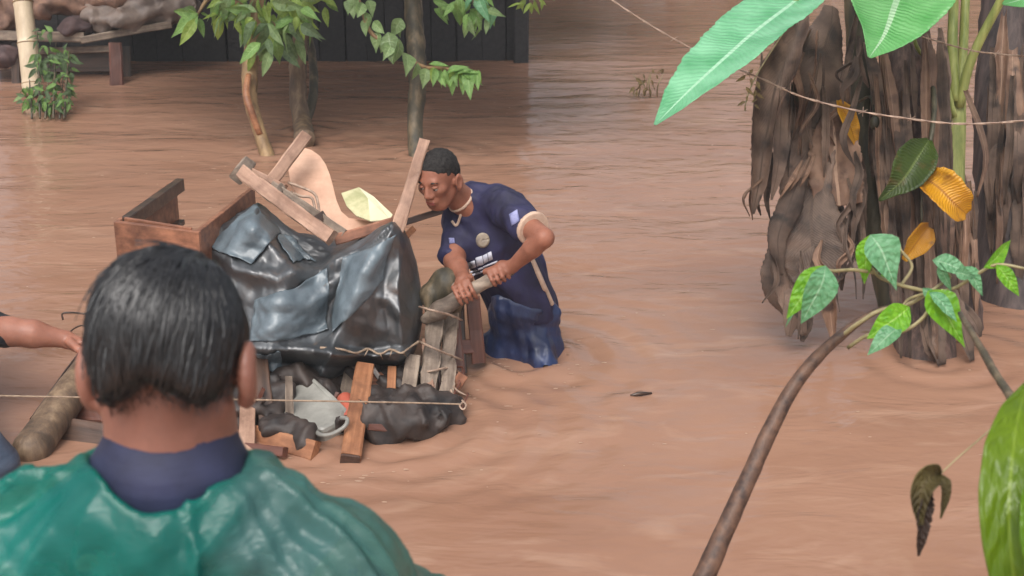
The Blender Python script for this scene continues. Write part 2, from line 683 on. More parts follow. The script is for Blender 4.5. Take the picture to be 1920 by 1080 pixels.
def water_material():
    m, nt, b = mat_new("muddy_water")
    L = nt.links
    tc = nt.nodes.new("ShaderNodeTexCoord")

    def noise(scale, detail=4, rough=.55, dist=0.0, rot=0.0):
        mp = nt.nodes.new("ShaderNodeMapping")
        mp.inputs['Scale'].default_value = scale
        mp.inputs['Rotation'].default_value = (0, 0, rot)
        L.new(tc.outputs['Object'], mp.inputs['Vector'])
        n = nt.nodes.new("ShaderNodeTexNoise")
        n.inputs['Scale'].default_value = 1
        n.inputs['Detail'].default_value = detail
        n.inputs['Roughness'].default_value = rough
        n.inputs['Distortion'].default_value = dist
        L.new(mp.outputs['Vector'], n.inputs['Vector'])
        return n.outputs['Fac']
    silt = noise((.7, 1.6, 1), 6, .6, .8)
    cr = nt.nodes.new("ShaderNodeValToRGB")
    cr.color_ramp.elements[0].position = .3
    cr.color_ramp.elements[1].position = .7
    cr.color_ramp.elements[0].color = (.266, .139, .089, 1)
    cr.color_ramp.elements[1].color = (.334, .187, .125, 1)
    L.new(silt, cr.inputs['Fac'])
    foam = noise((2.2, 6.5, 1), 4, .55, 1.2, .06)
    fr = nt.nodes.new("ShaderNodeValToRGB")
    fr.color_ramp.elements[0].position = .55
    fr.color_ramp.elements[1].position = .78
    fr.color_ramp.elements[1].color = (.32, .32, .32, 1)
    L.new(foam, fr.inputs['Fac'])
    mx = nt.nodes.new("ShaderNodeMixRGB")
    mx.inputs['Color2'].default_value = (.52, .35, .25, 1)
    L.new(fr.outputs['Color'], mx.inputs['Fac'])
    L.new(cr.outputs['Color'], mx.inputs['Color1'])
    L.new(mx.outputs['Color'], b.inputs['Base Color'])
    h1 = noise((2.2, 5.2, 1), 3, .5, 1.0, .08)
    h2 = noise((6, 12, 1), 3, .5, 1.0, -.12)
    h3 = noise((34, 48, 1), 2, .5)
    prev = None
    for h, d in ((h1, .015), (h2, .0040), (h3, .0006)):
        bp = nt.nodes.new("ShaderNodeBump")
        bp.inputs['Distance'].default_value = d
        L.new(h, bp.inputs['Height'])
        if prev: L.new(prev, bp.inputs['Normal'])
        prev = bp.outputs['Normal']
    # light that comes back out of the murk ignores the ripples; only the surface sheen follows them
    nt.nodes.remove(b)
    df = nt.nodes.new("ShaderNodeBsdfDiffuse")
    L.new(mx.outputs['Color'], df.inputs['Color'])
    gl = nt.nodes.new("ShaderNodeBsdfGlossy")
    gl.inputs['Roughness'].default_value = .13
    L.new(prev, gl.inputs['Normal'])
    fn = nt.nodes.new("ShaderNodeFresnel")
    fn.inputs['IOR'].default_value = 1.33
    L.new(prev, fn.inputs['Normal'])
    d2 = nt.nodes.new("ShaderNodeBsdfDiffuse")
    L.new(mx.outputs['Color'], d2.inputs['Color'])
    L.new(prev, d2.inputs['Normal'])
    md = nt.nodes.new("ShaderNodeMixShader")
    md.inputs['Fac'].default_value = .45
    L.new(df.outputs['BSDF'], md.inputs[1])
    L.new(d2.outputs['BSDF'], md.inputs[2])
    ms = nt.nodes.new("ShaderNodeMixShader")
    L.new(fn.outputs['Fac'], ms.inputs['Fac'])
    L.new(md.outputs['Shader'], ms.inputs[1])
    L.new(gl.outputs['BSDF'], ms.inputs[2])
    L.new(ms.outputs['Shader'], nt.nodes["Material Output"].inputs['Surface'])
    return m


WOODS = dict(
    red=mat("red_brown_wood", srgb(120, 78, 58), srgb(165, 112, 85), rough=.45, scale=(3, 40, 40), bump=.0006, stain=srgb(70, 44, 34)),
    pale=mat("pale_sawn_wood", srgb(142, 108, 88), srgb(186, 150, 128), rough=.6, scale=(4, 50, 50), bump=.0008, stain=srgb(104, 74, 58)),
    orange=mat("orange_pine", srgb(138, 90, 60), srgb(178, 124, 88), rough=.5, scale=(4, 60, 60), bump=.0006, stain=srgb(100, 62, 42)),
    grey=mat("weathered_grey_wood", srgb(105, 90, 78), srgb(155, 138, 122), rough=.75, scale=(3, 45, 45), bump=.0015, stain=srgb(66, 54, 46)),
    dark=mat("dark_wet_wood", srgb(48, 36, 30), srgb(88, 66, 54), rough=.35, scale=(3, 35, 35), bump=.0015),
    ply=mat("pale_plywood", srgb(196, 152, 126), srgb(214, 172, 144), rough=.5, scale=(2, 18, 18), bump=.0003, stain=srgb(168, 124, 98), stain_scale=4),
    end=mat("dark_end_grain", srgb(62, 44, 36), srgb(84, 60, 48), rough=.6, scale=(90, 90, 90)),
    wet=mat("wet_red_brown_wood", srgb(72, 42, 34), srgb(112, 70, 56), rough=.3, scale=(3, 35, 35), bump=.001),
)
MUD = mat("mud", (.14, .075, .045), (.2, .11, .07), rough=.7, scale=(3, 3, 3), bump=.02)
BARK = mat("wet_bark", srgb(70, 56, 44), srgb(132, 110, 86), rough=.6, scale=(22, 22, 5), detail=8, bump=.008, c3=srgb(100, 80, 62))
BARK_LIGHT = mat("ochre_bark", srgb(108, 84, 58), srgb(158, 128, 90), rough=.6, scale=(22, 22, 5), detail=8, bump=.006)
BARK_DARK = mat("dark_mossy_bark", srgb(50, 46, 36), srgb(112, 96, 74), rough=.6, scale=(20, 20, 7), detail=8, bump=.008, c3=srgb(72, 64, 48))
BAMBOO = mat("pale_bamboo", srgb(185, 165, 138), srgb(214, 196, 168), rough=.4, scale=(14, 14, 2), bump=.001)
WALLW = mat("shade_dark_plank", (.016, .0155, .017), (.030, .028, .029), rough=.75, scale=(30, 30, 2), bump=.003, rand=.25)  # near-black base colour carries the shade of the unlit shed
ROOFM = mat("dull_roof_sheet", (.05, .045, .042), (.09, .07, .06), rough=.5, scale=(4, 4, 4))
SACK = mat("brown_sacking", srgb(92, 68, 58), srgb(140, 108, 90), rough=.8, scale=(12, 12, 12), bump=.006)
SACK_GREY = mat("grey_tarpaulin", srgb(98, 86, 80), srgb(132, 116, 106), rough=.55, scale=(9, 9, 9), bump=.006)
SACK_DARK = mat("dull_purple_sacking", srgb(58, 44, 46), srgb(96, 76, 74), rough=.8, scale=(9, 9, 9), bump=.006)
GRASS = mat("dark_wet_grass", (.03, .038, .026), (.06, .066, .045), rough=.4, scale=(5, 5, 5))

# ------------------------------------------------------------------ ground and flood water
def axis(lo, hi, fine_lo, fine_hi, n, far=14):
    a = fine_lo - np.geomspace(.3, fine_lo - lo, far)[::-1]
    c = fine_hi + np.geomspace(.3, hi - fine_hi, far)
    return np.concatenate([a, np.linspace(fine_lo, fine_hi, n), c])


def sheet(name, xs, ys, zf, m):
    X, Y = np.meshgrid(xs, ys)
    Z = zf(X, Y)
    v = np.stack([X, Y, Z], -1).reshape(-1, 3)
    nx, ny = len(xs), len(ys)
    i = np.arange(ny - 1)[:, None] * nx + np.arange(nx - 1)[None, :]
    f = np.stack([i, i + 1, i + nx + 1, i + nx], -1).reshape(-1, 4)
    return link_mesh(name, v, f, m, None, v[:, :2])


def ground_z(x, y):
    z = -0.75 + 0.62 * np.clip((2.6 - y) / 1.6, 0, 1)
    z = z + np.clip((y - 13.6) / 1.2, 0, 1) * .95
    return z + .02 * np.sin(x * 2.1 + y) * np.cos(y * 1.7)


WASH = [(W(980, 668).x, W(980, 668).y, .15, .008), (W(742, 800).x, W(742, 800).y, .25, .007), (W(560, 820).x, W(560, 820).y, .22, .006), (W(880, 690).x, W(880, 690).y, .07, .006),
        (W(1745, 672).x, W(1745, 672).y, .14, .007), (W(1895, 548).x, W(1895, 548).y, .17, .006), (W(502, 288).x, W(502, 288).y, .06, .006), (W(780, 290).x, W(780, 290).y, .06, .006), (W(568, 243).x, W(568, 243).y, .07, .006)]


def water_z(x, y):
    p = np.stack([x * .9, y * 2.6, 0 * x], -1)
    near = 1 / (1 + ((y - 6) / 9) ** 2 + (x / 14) ** 2)
    z = (wav(p, 3, 3.0, 9) * .012 + wav(p, 5, 8.0, 9) * .006) * near
    # wash round what stands in the current, trailing off to the right
    for (cx, cy, r0, amp) in WASH:
        dx, dy = x - cx, y - cy
        r = np.hypot(dx, dy)
        tail = np.clip(dx / (r + .01), 0, 1)
        z = z + amp * np.exp(-np.abs(r - r0) / (.10 + .25 * tail)) * np.sin((r - r0) * (52 - 12 * tail) + wav(p, 9, 6.0, 5) * 2.0)
        z = z + amp * .9 * np.exp(-(np.abs(r - r0) / .03) ** 2)
    return z


tag(sheet("ground", axis(-120, 120, -7, 7, 60), axis(-60, 200, 0, 16, 60), ground_z, MUD), kind='structure')
tag(sheet("flood_water", axis(-120, 120, -3.4, 3.4, 420), axis(-60, 200, 2.6, 11, 480), water_z, water_material()), kind='structure')

SCUM = mat("pale_scum", (.46, .31, .22), (.34, .20, .13), rough=.6, scale=(40, 40, 40))
sb = MB()
spots_ = [(rng.uniform(-2.2, 2.2), rng.uniform(3.9, 9.5)) for _ in range(260)]
for (cx_, cy_, r0_, amp_) in WASH[:4]:
    spots_ += [(cx_ + math.cos(a) * r0_ * k, cy_ + math.sin(a) * r0_ * k) for a, k in zip(rng.uniform(0, 6.28, 45), rng.uniform(1.0, 2.2, 45))]
for (x_, y_) in spots_:
    z_ = float(water_z(np.array([x_]), np.array([y_]))[0]) + .0015
    n_ = int(rng.integers(5, 8))
    rr_ = rng.uniform(.0015, .005)
    el = rng.uniform(1.2, 3.2)
    ring_ = [(x_ + math.cos(6.283 * k / n_) * rr_ * el * rng.uniform(.6, 1.2), y_ + math.sin(6.283 * k / n_) * rr_ * rng.uniform(.6, 1.2), z_) for k in range(n_)]
    sb.add(ring_ + [(x_, y_, z_ + .001)], [(k, (k + 1) % n_, n_) for k in range(n_)])
tag(sb.build("floating_scum", SCUM), kind='stuff')

# ------------------------------------------------------------------ dark shed at the back
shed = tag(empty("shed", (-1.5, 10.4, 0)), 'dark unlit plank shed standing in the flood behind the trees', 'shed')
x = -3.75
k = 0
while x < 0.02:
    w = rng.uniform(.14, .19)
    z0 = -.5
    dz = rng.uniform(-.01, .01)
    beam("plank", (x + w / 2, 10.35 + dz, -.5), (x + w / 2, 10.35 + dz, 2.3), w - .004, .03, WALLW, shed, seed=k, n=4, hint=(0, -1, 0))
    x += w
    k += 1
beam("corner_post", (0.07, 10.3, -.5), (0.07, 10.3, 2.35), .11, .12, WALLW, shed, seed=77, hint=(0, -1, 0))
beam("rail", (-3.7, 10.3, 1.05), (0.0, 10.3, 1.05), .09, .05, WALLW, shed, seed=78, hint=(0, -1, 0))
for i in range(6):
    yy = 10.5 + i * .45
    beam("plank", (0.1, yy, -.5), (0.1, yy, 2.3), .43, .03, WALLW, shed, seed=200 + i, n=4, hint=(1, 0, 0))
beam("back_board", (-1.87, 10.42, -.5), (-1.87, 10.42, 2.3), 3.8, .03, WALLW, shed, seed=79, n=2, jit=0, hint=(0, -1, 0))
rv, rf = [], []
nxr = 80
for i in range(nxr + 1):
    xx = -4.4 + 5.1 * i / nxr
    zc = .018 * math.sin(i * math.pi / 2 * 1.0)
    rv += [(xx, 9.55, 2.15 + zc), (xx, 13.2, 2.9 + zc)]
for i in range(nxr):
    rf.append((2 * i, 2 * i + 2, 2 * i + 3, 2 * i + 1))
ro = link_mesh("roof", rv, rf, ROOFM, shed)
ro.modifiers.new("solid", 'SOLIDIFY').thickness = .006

# ------------------------------------------------------------------ bamboo pole
bp = tag(empty("bamboo_pole", W(62, 152)), 'pale upright bamboo pole rising from the flood at the far left', 'pole')
b0, b1 = P(62, 175, 9.25), P(36, -60, 9.25)
ts, rs = [], []
for t in np.linspace(0, 1, 29):
    p = b0.lerp(b1, t)
    node = abs(((t * 3.1 + .25) % 1) - .5) < .05
    ts.append(p)
    rs.append(.064 - .006 * t + (.004 if node else 0))
o = tube("culm", ts, rs, BAMBOO, bp, n=57, sides=14, caps=True)
for t in (.08, .40, .73):
    p = b0.lerp(b1, t)
    d = (b1 - b0).normalized()
    tube("node_ring", [p - d * .006, p, p + d * .006], [.063, .070, .063], BARK_LIGHT, bp, n=3, sides=14)

# ------------------------------------------------------------------ bench with sacks on it
bench = tag(empty("bench", W(215, 162)), 'rough wooden bench with flooded legs holding sacks at the back left', 'bench')
tz = .28
def BZ(px, py, d): return P(px, py, d)
beam("top_board", BZ(-120, 66, 9.7), BZ(165, 70, 9.75), .07, .24, WOODS['grey'], bench, seed=3)
beam("top_board", BZ(150, 76, 9.72), BZ(318, 46, 9.9), .05, .22, WOODS['grey'], bench, seed=4)
beam("leg", BZ(216, 82, 9.65), BZ(219, 178, 9.65), .088, .09, WOODS['wet'], bench, seed=5)
beam("leg", BZ(236, 88, 9.9), BZ(238, 160, 9.9), .06, .08, WOODS['dark'], bench, seed=6)
beam("leg", BZ(28, 80, 9.7), BZ(30, 160, 9.7), .055, .07, WOODS['dark'], bench, seed=7)
beam("stretcher", BZ(28, 98, 9.76), BZ(214, 91, 9.76), .045, .05, WOODS['grey'], bench, seed=8)
beam("back_panel", BZ(40, 115, 9.9), BZ(205, 112, 9.9), .16, .02, WOODS['dark'], bench, seed=9)


def lump(name, label, cat, parts, m, seed, amp, sc, group=None, vox=.012):
    F = Field()
    for (px, py, d, rx, ry, rz) in parts:
        F.ell(P(px, py, d), np.eye(3), (rx, ry, rz), .05)
    o = field_obj(name, F, vox, m, None, lambda p: crease(p, seed, sc) * amp)
    if label: tag(o, label, cat, group)
    return o


lump("sack", 'reddish brown rounded roll lying on the bench right of the bamboo pole', 'sack', [(146, 48, 9.7, .11, .12, .06), (132, 54, 9.7, .08, .1, .035)], SACK_DARK, 21, .14, 16)
lump("sack", 'long brown sacking bundle at the top edge above the bench', 'sack', [(110, 4, 9.75, .24, .15, .08), (190, -6, 9.8, .26, .15, .09), (85, 24, 9.7, .12, .1, .03)], SACK, 22, .22, 11)
lump("tarpaulin", 'grey brown tarpaulin heap on the right half of the bench', 'tarpaulin', [(215, 32, 9.8, .26, .16, .09), (285, 12, 9.9, .30, .16, .12), (250, -20, 9.9, .3, .2, .12)], SACK_GREY, 23, .26, 11)
lump("sack", 'pinkish brown sack at the extreme left behind the bamboo pole', 'sack', [(0, 36, 9.85, .16, .14, .15), (20, 10, 9.9, .2, .14, .1)], SACK, 24, .22, 11)
lump("bundle", 'dark purplish bundle under the bench left of the bamboo pole', 'bundle', [(4, 104, 9.7, .13, .12, .08), (-40, 100, 9.7, .12, .12, .1)], SACK_DARK, 25, .22, 12)

# ------------------------------------------------------------------ leaves
LEAF_G = leaf_mat("fresh_leaf", srgb(92, 134, 66), srgb(142, 180, 100), srgb(160, 196, 124), (.16, .30, .05), nveins=12, vein=.2)
LEAF_P = leaf_mat("pale_leaf", srgb(110, 138, 84), srgb(150, 176, 118), srgb(170, 195, 140), (.16, .26, .07), nveins=9, vein=.25)
LEAF_D = leaf_mat("dull_green_leaf", srgb(62, 84, 52), srgb(104, 128, 84), srgb(120, 140, 100), (.06, .11, .03), nveins=9, vein=.15)
LEAF_Y = leaf_mat("yellow_green_leaf", srgb(120, 150, 60), srgb(165, 190, 95), srgb(180, 200, 120), (.25, .35, .06), nveins=9, vein=.15)
LEAF_B = leaf_mat("bright_leaf", srgb(78, 150, 20), srgb(128, 190, 44), srgb(160, 205, 100), (.22, .46, .02), rough=.28, nveins=8, vein=.03, rand=.12)
LEAF_W = leaf_mat("waxy_leaf", srgb(88, 150, 100), srgb(135, 190, 145), srgb(170, 210, 170), (.13, .32, .1), rough=.25, nveins=8, vein=.03, rand=.1)


def leaf_mesh(name, m, aspect=.32, droop=.25, tip=1.0, fold=.3, seed=0, n=11, mm=6, wave=.05):
    pts = [(0, 0, 0), (.3, 0, .02), (.65, 0, -.08 * droop * 4), (1, 0, -.3 * droop * 4 * .6)]
    prof = [0.02, .55, .93, 1, .9, .66, .34, 0.01] if tip < 1.2 else [0.02, .7, 1, .95, .7, .42, .18, .005]
    v, f, uv = ribbon_geo(pts, [aspect * w for w in prof], (0, 0, 1), n=n, m=mm, fold=fold, seed=seed, wave=wave)
    me = bpy.data.meshes.new(name)
    me.from_pydata([tuple(map(float, q)) for q in v], [], f)
    ul = me.uv_layers.new(name="UVMap")
    li = np.empty(len(me.loops), dtype=np.int32)
    me.loops.foreach_get("vertex_index", li)
    ul.data.foreach_set("uv", np.asarray(uv, dtype=np.float32)[li].ravel())
    me.materials.append(m)
    me.polygons.foreach_set("use_smooth", [True] * len(me.polygons))
    return me


LM = {}
for key, m in (('g', LEAF_G), ('p', LEAF_P), ('d', LEAF_D), ('y', LEAF_Y), ('b', LEAF_B), ('w', LEAF_W)):
    LM[key] = [leaf_mesh("leaf", m, aspect=a, droop=dr, tip=t, seed=s) for s, (a, dr, t) in enumerate(((.19, .25, 1), (.23, .4, 2), (.17, .1, 1), (.21, .55, 1)))]
LM['o'] = [leaf_mesh("leaf", LEAF_P, aspect=.31, droop=.2, tip=1, seed=9), leaf_mesh("leaf", LEAF_P, aspect=.34, droop=.35, tip=2, seed=8)]


def put_leaf(parent, base, tip, key, face=None, roll=0.0, wid=1.0, idx=None):
    """one leaf from its stalk to its tip, blade turned towards face"""
    base, tip = Vector(base), Vector(tip)
    x = (tip - base)
    L = x.length
    x.normalize()
    f = Vector(face) if face is not None else (Vector((0, -1, .9)))
    y = f.cross(x)
    if y.length < .05: y = Vector((1, 0, 0))
    y.normalize()
    z = x.cross(y)
    if roll:
        c, s = math.cos(roll), math.sin(roll)
        y, z = y * c + z * s, z * c - y * s
    bank_ = LM[key]
    me = bank_[idx if idx is not None else int(rng.integers(len(bank_)))]
    o = bpy.data.objects.new("leaf", me)
    wq = L * wid
    o.matrix_world = Matrix(((x.x * L, y.x * wq, z.x * L, base.x), (x.y * L, y.y * wq, z.y * L, base.y), (x.z * L, y.z * wq, z.z * L, base.z), (0, 0, 0, 1)))
    COL.objects.link(o)
    keep_parent(o, parent)
    return o


def cluster(parent, cx, cy, sx, sy, n, d, ang, spread, ln, key, dd=.15):
    """n leaves scattered round a spot; ang in degrees on the picture (90 = hanging down)"""
    for i in range(n):
        px, py = cx + rng.uniform(-1, 1) * sx, cy + rng.uniform(-1, 1) * sy
        a = math.radians(ang + rng.normal() * spread)
        l = ln * rng.uniform(.55, 1.05)
        dz = d + rng.uniform(-dd, dd)
        b = P(px, py, dz)
        t = P(px + math.cos(a) * l, py + math.sin(a) * l, dz + rng.uniform(-.5, .5) * l * dz / FPX)
        k = key if isinstance(key, str) else key[int(rng.integers(len(key)))]
        put_leaf(parent, b, t, k, (rng.normal(0, .5), -1 + rng.normal(0, .3), .8), rng.normal(0, .4))


CROWN = leaf_mat("crown_leaf", srgb(62, 96, 44), srgb(104, 140, 66), srgb(120, 150, 80), (.08, .16, .03), nveins=6, vein=.1)


def crown(parent, c, r, n, seed):
    """the part of the crown above the picture: leaves spread through its volume"""
    r_ = np.random.default_rng(seed)
    mb = MB()
    cs = [np.array(c) + r_.normal(0, .45, 3) * np.array(r) for _ in range(9)]
    for i in range(n):
        p = cs[int(r_.integers(9))] + r_.normal(0, .3, 3) * np.array(r)
        if p[2] < c[2] - r[2] * 1.0: continue
        d = r_.normal(0, 1, 3)
        d[2] -= .7
        d /= np.linalg.norm(d)
        s = np.cross(d, r_.normal(0, 1, 3))
        s /= np.linalg.norm(s)
        l = r_.uniform(.12, .2)
        q = np.cross(s, d)
        mb.add([p, p + d * l * .45 + s * l * .2 + q * .02, p + d * l, p + d * l * .45 - s * l * .2 + q * .02, p + d * l * .5 - q * .02], [(0, 4, 1), (1, 4, 2), (2, 4, 3), (3, 4, 0)], [(0, .5), (.5, 0), (1, .5), (.5, 1), (.5, .5)])
    o = mb.build("crown", CROWN, parent)
    o['kind'] = 'stuff'
    return o


# tree one: ochre trunk with a kinked foot
ta = tag(empty("tree", W(502, 290)), 'slender ochre trunked tree with a kinked foot and drooping leaves, leftmost of the three', 'tree', 'trees standing in the flood')
dA = 7.95
tube("trunk", [P(510, 312, 7.85), P(500, 288, 7.88), P(486, 245, 7.9), P(470, 190, 7.95), P(468, 150, 7.97), P(473, 95, 8.0), P(482, 30, 8.0), P(486, -120, 8.0), P(470, -330, 8.0)],
     [.042, .040, .036, .040, .047, .05, .05, .046, .03], BARK_LIGHT, ta, n=40, sides=10, rough=.08, seed=1)
tube("branch", [P(487, 252, 7.87), P(470, 205, 7.83), P(462, 175, 7.85), P(466, 140, 7.9)], [.018, .02, .022, .016], WOODS['orange'], ta, n=12, sides=7, rough=.1)
tube("branch", [P(480, 40, 8.0), P(440, 5, 7.95), P(395, -5, 7.9), P(370, 28, 7.85)], [.03, .022, .014, .006], BARK_LIGHT, ta, n=14, sides=7)
tube("branch", [P(484, -20, 8.0), P(540, -40, 7.9), P(590, -10, 7.85)], [.03, .02, .01], BARK_LIGHT, ta, n=12, sides=7)
tube("branch", [P(478, 60, 7.98), P(500, 40, 7.9), P(530, 55, 7.85)], [.02, .014, .006], BARK_LIGHT, ta, n=10, sides=6)
for (bx, by, tx, ty, k) in ((372, 26, 322, 22, 'g'), (372, 30, 313, 66, 'g'), (368, 34, 338, 84, 'y'), (374, 34, 382, 70, 'g'), (366, 24, 340, 46, 'y'), (376, 24, 392, 30, 'g'), (370, 30, 356, 62, 'g'), (368, 20, 345, 14, 'p')):
    put_leaf(ta, P(bx, by, 7.85 + rng.uniform(-.04, .04)), P(tx, ty, 7.83 + rng.uniform(-.08, .08)), k, (rng.normal(0, .3), -1, .7), rng.normal(0, .3))
cluster(ta, 450, 15, 40, 25, 34, 7.85, 140, 40, 52, ('g', 'y', 'p'))
cluster(ta, 520, 15, 50, 30, 46, 7.85, 70, 40, 55, ('g', 'y', 'p', 'y'))
cluster(ta, 505, 62, 26, 26, 13, 7.8, 95, 30, 55, ('p', 'd', 'g'))
cluster(ta, 540, 60, 24, 25, 11, 7.8, 65, 25, 58, ('p', 'd'))
cluster(ta, 495, 92, 18, 10, 5, 7.78, 100, 22, 45, ('y', 'p'))
crown(ta, P(470, -330, 8.0), (1.1, .9, .55), 2600, 31)

# tree two: double grey trunk
tb = tag(empty("tree", W(568, 243)), 'grey double trunked tree standing in the flood between the other two', 'tree', 'trees standing in the flood')
tube("trunk", [P(572, 262, 8.0), P(568, 235, 8.3), P(560, 190, 8.35), P(558, 120, 8.35), P(562, 40, 8.35), P(568, -60, 8.35), P(575, -330, 8.35)], [.06, .056, .052, .05, .048, .045, .03], BARK, tb, n=34, sides=10, rough=.08, seed=2)
tube("trunk", [P(560, 250, 8.2), P(578, 215, 8.42), P(588, 170, 8.45), P(586, 110, 8.5), P(574, 50, 8.5), P(566, 0, 8.45)], [.03, .03, .028, .026, .026, .02], BARK_DARK, tb, n=24, sides=8, rough=.08, seed=3)
tube("branch", [P(566, -20, 8.35), P(600, -45, 8.2), P(650, -20, 8.1)], [.03, .02, .008], BARK, tb, n=10, sides=6)
cluster(tb, 600, 0, 35, 14, 12, 8.15, 70, 45, 42, ('y', 'g'))
crown(tb, P(590, -330, 8.6), (1.0, .9, .5), 2000, 32)

# tree three: dark foot, flaking trunk
tcr = tag(empty("tree", W(780, 292)), 'dark footed mossy tree with a leafy vine, rightmost of the three trees', 'tree', 'trees standing in the flood')
tube("trunk", [P(781, 315, 7.8), P(780, 285, 7.85), P(779, 220, 7.9), P(783, 165, 7.9), P(781, 110, 7.9), P(778, 50, 7.92), P(772, -40, 7.95), P(770, -330, 8.0)], [.042, .043, .045, .05, .052, .05, .05, .035], BARK_DARK, tcr, n=36, sides=10, rough=.09, seed=4)
tube("stem", [P(660, -40, 7.7), P(676, 10, 7.68), P(695, 60, 7.68), P(730, 85, 7.7), P(762, 105, 7.75), P(795, 125, 7.7), P(830, 128, 7.6), P(875, 134, 7.6)], [.012, .012, .012, .011, .01, .01, .008, .004], BARK_LIGHT, tcr, n=30, sides=6)
for (bx, by, tx, ty) in ((665, -10, 660, 32), (680, 5, 672, 30), (684, 22, 694, 52), (690, 30, 682, 66), (700, 40, 718, 62), (710, 60, 700, 98), (722, 76, 712, 100), (728, 60, 736, 118), (740, 38, 752, 70), (752, 34, 734, 72), (748, 72, 742, 120), (762, 100, 768, 138), (783, 118, 776, 150), (800, 128, 794, 164), (690, 0, 702, 30), (656, 0, 650, 25), (735, 82, 720, 110)):
    put_leaf(tcr, P(bx, by, 7.68), P(tx, ty, 7.66 + rng.uniform(-.06, .06)), 'o', (rng.normal(0, .4), -1, .5), rng.normal(0, .4))
for i in range(17):
    bx = 812 + i * 5.2 + rng.uniform(-2, 2)
    by = 128 + i * .3 + rng.uniform(-3, 6)
    put_leaf(tcr, P(bx, by, 7.6 + rng.uniform(-.03, .03)), P(bx + rng.normal(3, 7), by + rng.uniform(24, 44), 7.55 + rng.uniform(-.06, .06)), 'g' if i % 3 else 'y', (rng.normal(0, .5), -1, .5), rng.normal(0, .4))
for (bx, by, tx, ty) in ((838, 138, 872, 116), (868, 138, 906, 152), (862, 132, 898, 136), (850, 140, 884, 126), (804, 120, 842, 122)):
    put_leaf(tcr, P(bx, by, 7.58), P(tx, ty, 7.55), 'g', (0, -.6, 1), 0)
tube("branch", [P(775, -30, 7.93), P(820, -60, 7.75), P(870, -15, 7.6), P(900, 20, 7.55)], [.03, .02, .012, .005], BARK_DARK, tcr, n=14, sides=6)
cluster(tcr, 830, 5, 20, 16, 9, 7.65, 80, 35, 36, ('g', 'p'))
cluster(tcr, 885, 0, 38, 18, 22, 7.6, 75, 35, 44, ('g', 'w', 'g'))
cluster(tcr, 893, 28, 22, 10, 11, 7.55, 85, 28, 40, ('g', 'p'))
tube("branch", [P(870, -15, 7.6), P(940, -50, 7.6), P(1000, -10, 7.6)], [.012, .009, .004], BARK_DARK, tcr, n=10, sides=6)
cluster(tcr, 1000, -2, 26, 14, 12, 7.6, 85, 45, 32, ('y', 'y', 'p'))
crown(tcr, P(790, -330, 7.9), (1.0, .9, .5), 2200, 33)

# bushes added out of view so that their reflection darkens the far water
for i, (bx, bz, wh) in enumerate(((.4, .95, 'nearest the shed corner'), (1.6, 1.15, 'second from the shed'), (2.7, 1.0, 'in the middle of the row'), (3.9, 1.3, 'tallest of the row'), (5.2, 1.2, 'farthest from the shed'))):
    bu = tag(empty("bush", (bx, 14.9 + .2 * (i % 2), .1)), 'dark leafy bush added out of view to darken the far water, ' + wh, 'bush', 'added bushes out of view')
    tube("trunk", [(bx, 15.0, -.2), (bx + .05, 15.0, .3), (bx, 15.0, bz)], [.06, .05, .02], BARK_DARK, bu, n=8, sides=7)
    crown(bu, (bx, 15.0, bz * .62), (.62, .4, bz * .55), 1300, 60 + i)

# shrub at the foot of the bamboo
sh = tag(empty("shrub", W(88, 205)), 'small dull green shrub half drowned at the foot of the bamboo pole', 'shrub')
for (px, top, tx) in ((60, 150, 55), (75, 60, 70), (100, 80, 105), (120, 95, 130), (112, 150, 118), (85, 110, 95)):
    tube("stem", [P(px, 222, 8.6), P((px + tx) / 2, (top + 205) / 2, 8.8), P(tx, top, 9.0)], [.008, .006, .003], BARK_DARK, sh, n=9, sides=5)
cluster(sh, 85, 70, 16, 18, 14, 8.95, 110, 70, 26, ('d', 'd', 'g'), .1)
cluster(sh, 100, 112, 34, 24, 48, 8.9, 90, 70, 26, ('d', 'd', 'd', 'g'), .12)
cluster(sh, 105, 150, 30, 18, 30, 8.8, 90, 70, 26, ('d', 'd', 'g'), .12)
cluster(sh, 70, 190, 26, 10, 26, 8.7, 95, 60, 24, ('d', 'g'), .1)
cluster(sh, 112, 194, 22, 9, 22, 8.7, 95, 60, 24, ('d', 'g'), .1)
cluster(sh, 60, 172, 18, 12, 16, 8.75, 100, 60, 24, ('d', 'g', 'p'), .1)
cluster(sh, 112, 176, 22, 12, 18, 8.75, 90, 50, 24, ('d', 'g', 'p'), .1)

